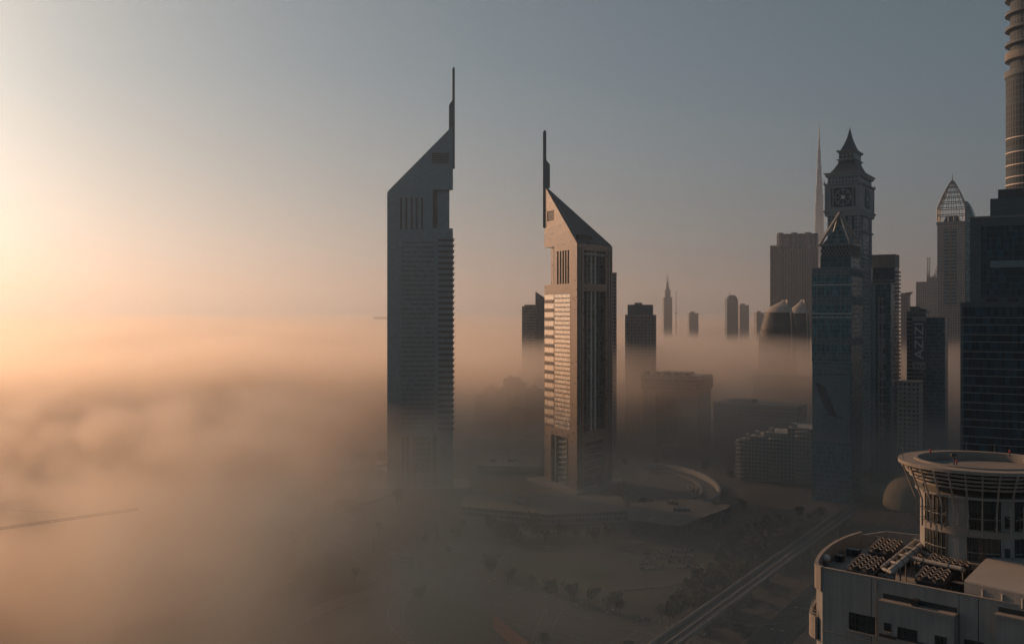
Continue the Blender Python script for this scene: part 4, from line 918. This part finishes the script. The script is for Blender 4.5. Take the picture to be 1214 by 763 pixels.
chiller('roof chiller behind the one nearest the curved parapet',1029,650)
chiller('roof chiller in front of the big slanting pipe by the white canopy',1085,683,2,4)
chiller('roof chiller at the foot of the round pavilion behind the cross pipe',1098,664,3,4)
# pipes
def pipe(name,label,pts,r,posts=True,mat=None):
    T=thing(name,label,'pipe',tuple(pts[0]*1.0)); o=Vector(pts[0]); mb=MB()
    for a,b in zip(pts,pts[1:]): mb.tube(Vector(a)-o,Vector(b)-o,r,10)
    for p in pts: mb.ball(tuple(Vector(p)-o),r*1.03,10,6)
    obj('pipe_run',mb,mat or MT['concl'],T,False)
    for a,b in zip(pts,pts[1:]):
        n=max(1,int((Vector(b)-Vector(a)).length/3.5))
        for k in range(n):
            p=Vector(a).lerp(Vector(b),(k+.5)/n)-o
            obj('flange',MB().tube(p-(Vector(b)-Vector(a)).normalized()*.08,p+(Vector(b)-Vector(a)).normalized()*.08,r*1.25,10),MT['steel'],T)
            if posts and p.z+o.z>zf+.6: obj('support',MB().box(p.x-.09,p.x+.09,p.y-.09,p.y+.09,zf-o.z,p.z-r*.9),MT['steel'],T)
zp=zf+3.6
pipe('roof_pipe','big pale pipe climbing away across the roof towards the pavilion',[G(1057,680,zf+1.2),G(1057,676,zp),G(1101,639,zp)],.55)
pipe('roof_pipe','thin pipe running beside the big pale roof pipe',[G(1046,676,zf+1.2),G(1046,672,zp-.4),G(1086,640,zp-.4)],.3)
pipe('roof_pipe','cross pipe between the two right hand chillers ending at the white canopy',[G(1080,661,zp),G(1140,674,zp),G(1146,679,zf+1)],.34)
pipe('roof_pipe','low header pipe just inside the front parapet',[G(1043,681,zf+2.2),G(1058,684,zf+2.2)],.3)
for k in range(5):
    u=k/4; a=G(1047+38*u,674-33*u,zp-.3); b=G(1057+42*u,678-37*u,zp-.1)
    pipe('roof_pipe',('first','second','third','fourth','fifth')[k]+' rung pipe from the front parapet linking the thin and the big roof pipe',[a,b],.24,False)
for k,(px,py,w_,d_,h_,lab) in enumerate(((1046,652,1.6,1.2,1.7,'dark control cabinet between the rear chiller and the pipe rack'),(1003,650,2.2,1.0,1.3,'low dark cabinet inside the curved parapet'),(1060,668,1.2,2.4,1.2,'dark pump set under the pipe rack'),(1072,660,1.0,1.6,1.6,'dark pump set at the middle of the pipe rack'),(1128,690,2.6,1.2,1.5,'dark switch cabinet beside the canopy slab'),(1118,672,1.4,1.4,1.9,'dark cabinet under the cross pipe'),(990,658,1.2,1.2,1.1,'small dark box near the white ball vent'))):
    p=G(px,py,zf+h_); T=thing('plant_cabinet',lab,'cabinet',(p.x,p.y,zf),ae)
    obj('casing',MB().box(0,w_,0,d_,.15,h_),MT['dark'],T); obj('plinth',MB().box(-.1,w_+.1,-.1,d_+.1,0,.15),MT['conc'],T); obj('door',MB().box(.1,w_*.5-.04,-.05,-.003,.3,h_-.15),MT['alu_dark'],T); obj('lid',MB().box(-.06,w_+.06,-.06,d_+.06,h_,h_+.08),MT['steel'],T)
# vents, tanks
def mush(label,px,py,r=.7):
    p=G(px,py,zf+1.6); T=thing('roof_vent',label,'vent',(p.x,p.y,zf))
    obj('stem',MB().tube((0,0,0),(0,0,1.6),r*.5,8),MT['steel'],T); obj('cowl',MB().ball((0,0,1.9),r,12,7,.8),MT['white'],T,True)
mush('white ball vent at the tip of the curved parapet',979,663,.75); mush('white ball vent on the roof beside the pavilion wall',1112,645,.8); mush('white ball vent under the edge of the canopy slab',1149,705,.6); mush('white ball vent where the big roof pipe ends',1097,644,.7)
# rail posts at the back corner
p=G(1021,634,zf+2.8); T=thing('guard_rail','thin steel guard rail at the back corner of the roof','railing',(p.x,p.y,zf),ae)
for x in(0,1.6,3.2,4.8): obj('post',MB().tube((x,0,0),(x,0,3.0),.06,5),MT['steel'],T)
for z in(1.6,3.0): obj('rail',MB().tube((0,0,z),(4.8,0,z),.05,5),MT['steel'],T)
# canopy slab; a paler top sheet puts the sunlight into its colour
q=[G(1143,689,zr+1.6),G(1175,656,zr+1.6),G(1300,676,zr+1.6),G(1290,722,zr+1.6)]; o0=q[0]
T=thing('canopy_slab','flat pale canopy slab on posts with a sunlit top over the dark plant yard','canopy',(o0.x,o0.y,zf))
pl=[(v.x-o0.x,v.y-o0.y) for v in q]; hz_=zr+1.6-zf
obj('slab',MB().prism(pl,hz_-2.0,hz_),FR,T); obj('slab_top',MB().prism([(x*.99+.1,y*.985+.2) for x,y in pl],hz_,hz_+.12),MT['concl'],T); 
for a,b in((0,3),(0,1)): 
    for k in range(1,6):
        u=k/6; x=pl[a][0]+(pl[b][0]-pl[a][0])*u; y=pl[a][1]+(pl[b][1]-pl[a][1])*u
        obj('bracket',MB().box(x-.16,x+.16,y-.16,y+.16,hz_-1.9,hz_-.5),FR,T)
        if k%2: obj('post',MB().box(x+.3,x+.6,y+.3,y+.6,0,hz_-2.0),MT['steel'],T)
for k,(px,py,c_) in enumerate(((1190,709,'pale'),(1200,712,'grey'),(1163,703,'rusty'))):
    p=G(px,py,zf+1); T=thing('plant_bundle','heap of '+c_+' ducts lying inside the parapet under the canopy','duct',(p.x,p.y,zf),ae)
    obj('duct',MB().box(0,2.8,0,1.2,.2,1.3),MT['concl' if k==0 else 'steel'],T); obj('elbow',MB().tube((2.8,.6,.8),(3.8,1.4,1.5),.45,8),MT['steel'],T); obj('lagging',MB().ball((1.0,.5,1.4),.6,9,6),FRL,T)
# ---- round pavilion -------------------------------------------------------------
D=166.0; cxp=(1163-CX)/F*D
T=thing('round_pavilion','round roof pavilion with a wide flaring ring of sunshade rings','pavilion',(cxp,D,zf))
Zp=lambda py: CZ+(HY-py)/F*(D-8)-zf
zt=CZ+(HY-546)/F*D-zf; rO=92/F*D; rW=67/F*D
th0,th1=R(-180),R(180)
def ringm(r0,r1,z0,z1,n=72): return MB().lathe([(r0,z0),(r1,z0),(r1,z1),(r0,z1)],n=n,a0=0,a1=2*math.pi*.99999,closed=True)
obj('wall',MB().lathe([(rW,-14),(rW,zt-4.6)],n=72),FR,T)
obj('roof_deck',MB().lathe([(rO-3.0,zt-1.6),(rO-3.0,zt-1.1)],n=72),MT['conc'],T)
obj('rim',ringm(rO-2.6,rO,zt-.55,zt),FRL,T); obj('inner_rim',ringm(rO-3.1,rO-2.55,zt-2.2,zt+.25),FRL,T)
for k in range(4): obj('sunshade_ring',ringm(rO-1.9-.75*k,rO-.55-.62*k,zt-1.2-.72*k,zt-.86-.72*k),FRL,T)
obj('soffit',ringm(rW-.4,rO-2.7,zt-4.9,zt-4.5),FR,T)
# window bays between broad piers, floor bands
def arcbox(r0,r1,a0,a1,z0,z1,n=12): return MB().lathe([(r0,z0),(r1,z0),(r1,z1),(r0,z1)],n=n,a0=R(a0),a1=R(a1),closed=True)
top=zt-5.0; mid=zt-10.0
for a0,a1 in((183,213),(222,226.0),(233,262),(276,300),(308,335)):
    if a1-a0<6: continue
    for z0,z1 in((zt-9.6,top),(zt-14.6,zt-10.9)):
        g=obj('window',arcbox(rW-.1,rW+.06,a0,a1,z0,z1),MT['glass2'],T); fr=MB()
        for k in range(7):
            a=R(a0+(a1-a0)*k/6); fr.box(math.cos(a)*(rW+.1)-.05,math.cos(a)*(rW+.1)+.05,math.sin(a)*(rW+.1)-.05,math.sin(a)*(rW+.1)+.05,z0,z1)
        obj('window_frame',fr,MT['dark'],g); obj('transom',arcbox(rW+.065,rW+.14,a0,a1,z0+(z1-z0)*.35,z0+(z1-z0)*.35+.15),MT['steel'],g)
obj('floor_band',arcbox(rW-.05,rW+.3,180,340,zt-10.75,zt-9.75,60),FRL,T)
obj('floor_band',arcbox(rW-.05,rW+1.1,180,340,zt-15.8,zt-14.8,60),FRL,T)
obj('dark_band',arcbox(rW-.05,rW+.7,180,320,zt-17.0,zt-15.8,60),MT['glass2'],T)
obj('lower_ledge',arcbox(rW-.05,rW+1.6,180,320,zt-18.4,zt-17.0,60),FRL,T)
for a0,a1,z in((266,271,zt-8.2),(266,271,zt-13.2)): 
    g=obj('window',arcbox(rW-.1,rW+.06,a0,a1,z-.9,z+.9,4),MT['glass2'],T)
for a in range(180,352,11):                                          # slanting brackets that carry the sunshade rings
    ca,sa=math.cos(R(a)),math.sin(R(a)); obj('bracket',MB().bar((ca*(rO+.1),sa*(rO+.1),zt-.5),(ca*(rW+1.4),sa*(rW+1.4),zt-6.0),.22,.22).bar((ca*(rW+1.4),sa*(rW+1.4),zt-6.0),(ca*(rW+1.4),sa*(rW+1.4),zt-10.2),.2,.2).bar((ca*(rW),sa*(rW),zt-7.5),(ca*(rW+1.4),sa*(rW+1.4),zt-7.5),.14,.14).bar((ca*(rW),sa*(rW),zt-9.2),(ca*(rW+1.4),sa*(rW+1.4),zt-9.2),.14,.14),FRL,T)
for i,a in enumerate((100,124,148,76,172,55)):
    ca,sa=math.cos(R(a)),math.sin(R(a)); obj('whip_aerial',MB().tube((ca*(rO-.6),sa*(rO-.6),zt),(ca*(rO-.2),sa*(rO-.2),zt+1.6),.06,5,.03),FRL,T)
RED=plain('red_lamp_glass',(.45,.06,.05),.3)
for i,(px,py,lab) in enumerate(((1103,540,'red obstruction lamp on the far left lip of the round pavilion'),(1134,553,'red obstruction lamp on the pavilion roof deck beside a camera post'),(1197,541,'red obstruction lamp on the back lip of the pavilion below the dark glass block'))):
    p=G(px,py,zf+zt+(.25 if i!=1 else -1.1)); L=thing('obstruction_lamp',lab,'lamp',(p.x,p.y,p.z)); obj('stem',MB().tube((0,0,0),(0,0,.7),.1,6),MT['dark'],L); obj('lens',MB().lathe([(.16,.7),(.18,1.0),(.08,1.15)],n=10),RED,L)
p=G(1131,551,zf+zt-1.1); L=thing('camera_post','small dark camera post on the pavilion roof deck','camera',(p.x,p.y,zf+zt-1.1)); obj('pole',MB().tube((0,0,0),(0,0,1.7),.09,6),MT['dark'],L); obj('camera_head',MB().box(-.5,.4,-.22,.22,1.5,1.95),MT['dark'],L)
# timber pile beside the pavilion
p=G(1148,664,zf+.6); T=thing('cable_tray','slanting bundle of cable trays against the pavilion base','cable tray',(p.x,p.y,zf),ae)
rr=random.Random(5)
for k in range(14): obj('tray',MB().bar((rr.uniform(-.5,3),rr.uniform(-1,5),.1),(rr.uniform(2.5,6),rr.uniform(-1,5),rr.uniform(1.4,3.2)),.16,.1),MT['steel'],T)
# small lower corner roof seen at the foot of the wall is left to the fog
# ------------------------------------------------------------------ haze and fog
def vol(name,density=None,color=(1,1,1),g=.6):
    m=bpy.data.materials.new(name); m.use_nodes=True; t=m.node_tree; t.nodes.clear()
    o=t.nodes.new('ShaderNodeOutputMaterial'); v=t.nodes.new('ShaderNodeVolumePrincipled')
    v.inputs['Color'].default_value=(*color,1); v.inputs['Anisotropy'].default_value=g
    if density is not None: v.inputs['Density'].default_value=density
    t.links.new(v.outputs[0],o.inputs['Volume']); return m,t,v
def volbox(name,x0,x1,y0,y1,z0,z1,m):
    o=obj(name,MB().box(x0,x1,y0,y1,z0,z1),m); return tag(o,kind='stuff')
hz,_,_=vol('haze_air',.0001,(.60,.79,1),.75); volbox('haze',-13000,13000,-1500,13500,-1,900,hz)
lmist,_,_=vol('mist_air',.00014,(1,.97,.94),.65); volbox('low_mist',-12500,12500,1150,13000,-.8,430,lmist)
def wpos(t):
    p=t.nodes.new('ShaderNodeNewGeometry').outputs['Position']; sp=t.nodes.new('ShaderNodeSeparateXYZ'); sv(t,p,sp.inputs[0]); return p,sp
def fognoise(t,p,scale,nz,detail,off=0):
    mp=t.nodes.new('ShaderNodeMapping'); mp.inputs['Scale'].default_value=(1/scale,1/scale,nz/scale); mp.inputs['Location'].default_value=(off,off*.7,off*.3); sv(t,p,mp.inputs[0])
    return M(t,'SUBTRACT',noise(t,1,detail,mp.outputs[0],.6),.5)
# the far sea of fog
def hump(t,sp,x,y,r):                     # 1 at a place on the ground, falling to 0 at r metres
    dx=M(t,'SUBTRACT',sp.outputs[0],x); dy=M(t,'SUBTRACT',sp.outputs[1],y)
    q=M(t,'DIVIDE',M(t,'ADD',M(t,'MULTIPLY',dx,dx),M(t,'MULTIPLY',dy,dy)),r*r); return M(t,'POWER',M(t,'SUBTRACT',1,q,clamp=True),2)
fs,t,v=vol('fog_sea',None,(1,.95,.89),.75); p,sp=wpos(t)
n=fognoise(t,p,480,2.2,3,3.1)
d=M(t,'DIVIDE',M(t,'SUBTRACT',M(t,'MULTIPLY_ADD',n,140,114),sp.outputs[2]),50,clamp=True)
edge=M(t,'MULTIPLY_ADD',M(t,'DIVIDE',sp.outputs[0],300,clamp=True),40,950)
near=M(t,'DIVIDE',M(t,'ADD',M(t,'MULTIPLY',n,750),M(t,'SUBTRACT',sp.outputs[1],edge)),260,clamp=True)
sv(t,M(t,'MULTIPLY',M(t,'MULTIPLY',d,near),.012),v.inputs['Density']); fs.cycles.volume_step_rate=.045
volbox('fog_bank',-7000,7000,880,12200,-.6,156,fs)
# the broken near fog: thick on the sun side, a thin veil over the roads
nf,t,v=vol('near_fog',None,(.86,.84,.83),.86); p,sp=wpos(t)
n1=fognoise(t,p,210,1.4,4,8.3); n2=fognoise(t,p,900,1.0,1,1.7); n3=fognoise(t,p,75,1.2,2,4.4)
side=M(t,'MULTIPLY_ADD',sp.outputs[0],-1/300.,-.12,clamp=True)                # 0 at the road, 1 deep in the sunny side
bump=M(t,'SUBTRACT',M(t,'MULTIPLY',hump(t,sp,-165,275,190),1.5),M(t,'MULTIPLY',hump(t,sp,-270,640,380),1.15))
cover=M(t,'ADD',M(t,'MULTIPLY_ADD',M(t,'MULTIPLY_ADD',n3,.55,n1),18.0,M(t,'MULTIPLY_ADD',n2,2.5,.12)),bump,clamp=True)
hgt=M(t,'DIVIDE',M(t,'SUBTRACT',M(t,'MULTIPLY_ADD',M(t,'MULTIPLY_ADD',n3,.55,n1),215,M(t,'MULTIPLY_ADD',bump,16,72)),sp.outputs[2]),24,clamp=True)
dd=M(t,'MULTIPLY',hgt,M(t,'MULTIPLY_ADD',M(t,'MULTIPLY',side,cover),.018,M(t,'MULTIPLY_ADD',n1,.0019,M(t,'MULTIPLY_ADD',M(t,'MULTIPLY',hump(t,sp,-165,290,230),M(t,'MULTIPLY_ADD',M(t,'MULTIPLY_ADD',n3,.6,n1),12.0,.12,clamp=True)),.016,.0020))))
fade=M(t,'MULTIPLY',M(t,'DIVIDE',M(t,'SUBTRACT',sp.outputs[1],140),90,clamp=True),M(t,'DIVIDE',M(t,'SUBTRACT',1250,sp.outputs[1]),200,clamp=True))
sv(t,M(t,'MULTIPLY',dd,fade),v.inputs['Density']); mc=mix(t,M(t,'MULTIPLY_ADD',side,3.2,.06,clamp=True),(.42,.6,.74),(.88,.85,.82)); sv(t,mc,v.inputs['Color']); nf.cycles.volume_step_rate=.18  # cool fog colour towards the road paints in shade lit only by sky
volbox('fog_veil',-1000,800,130,1250,-.4,138,nf)
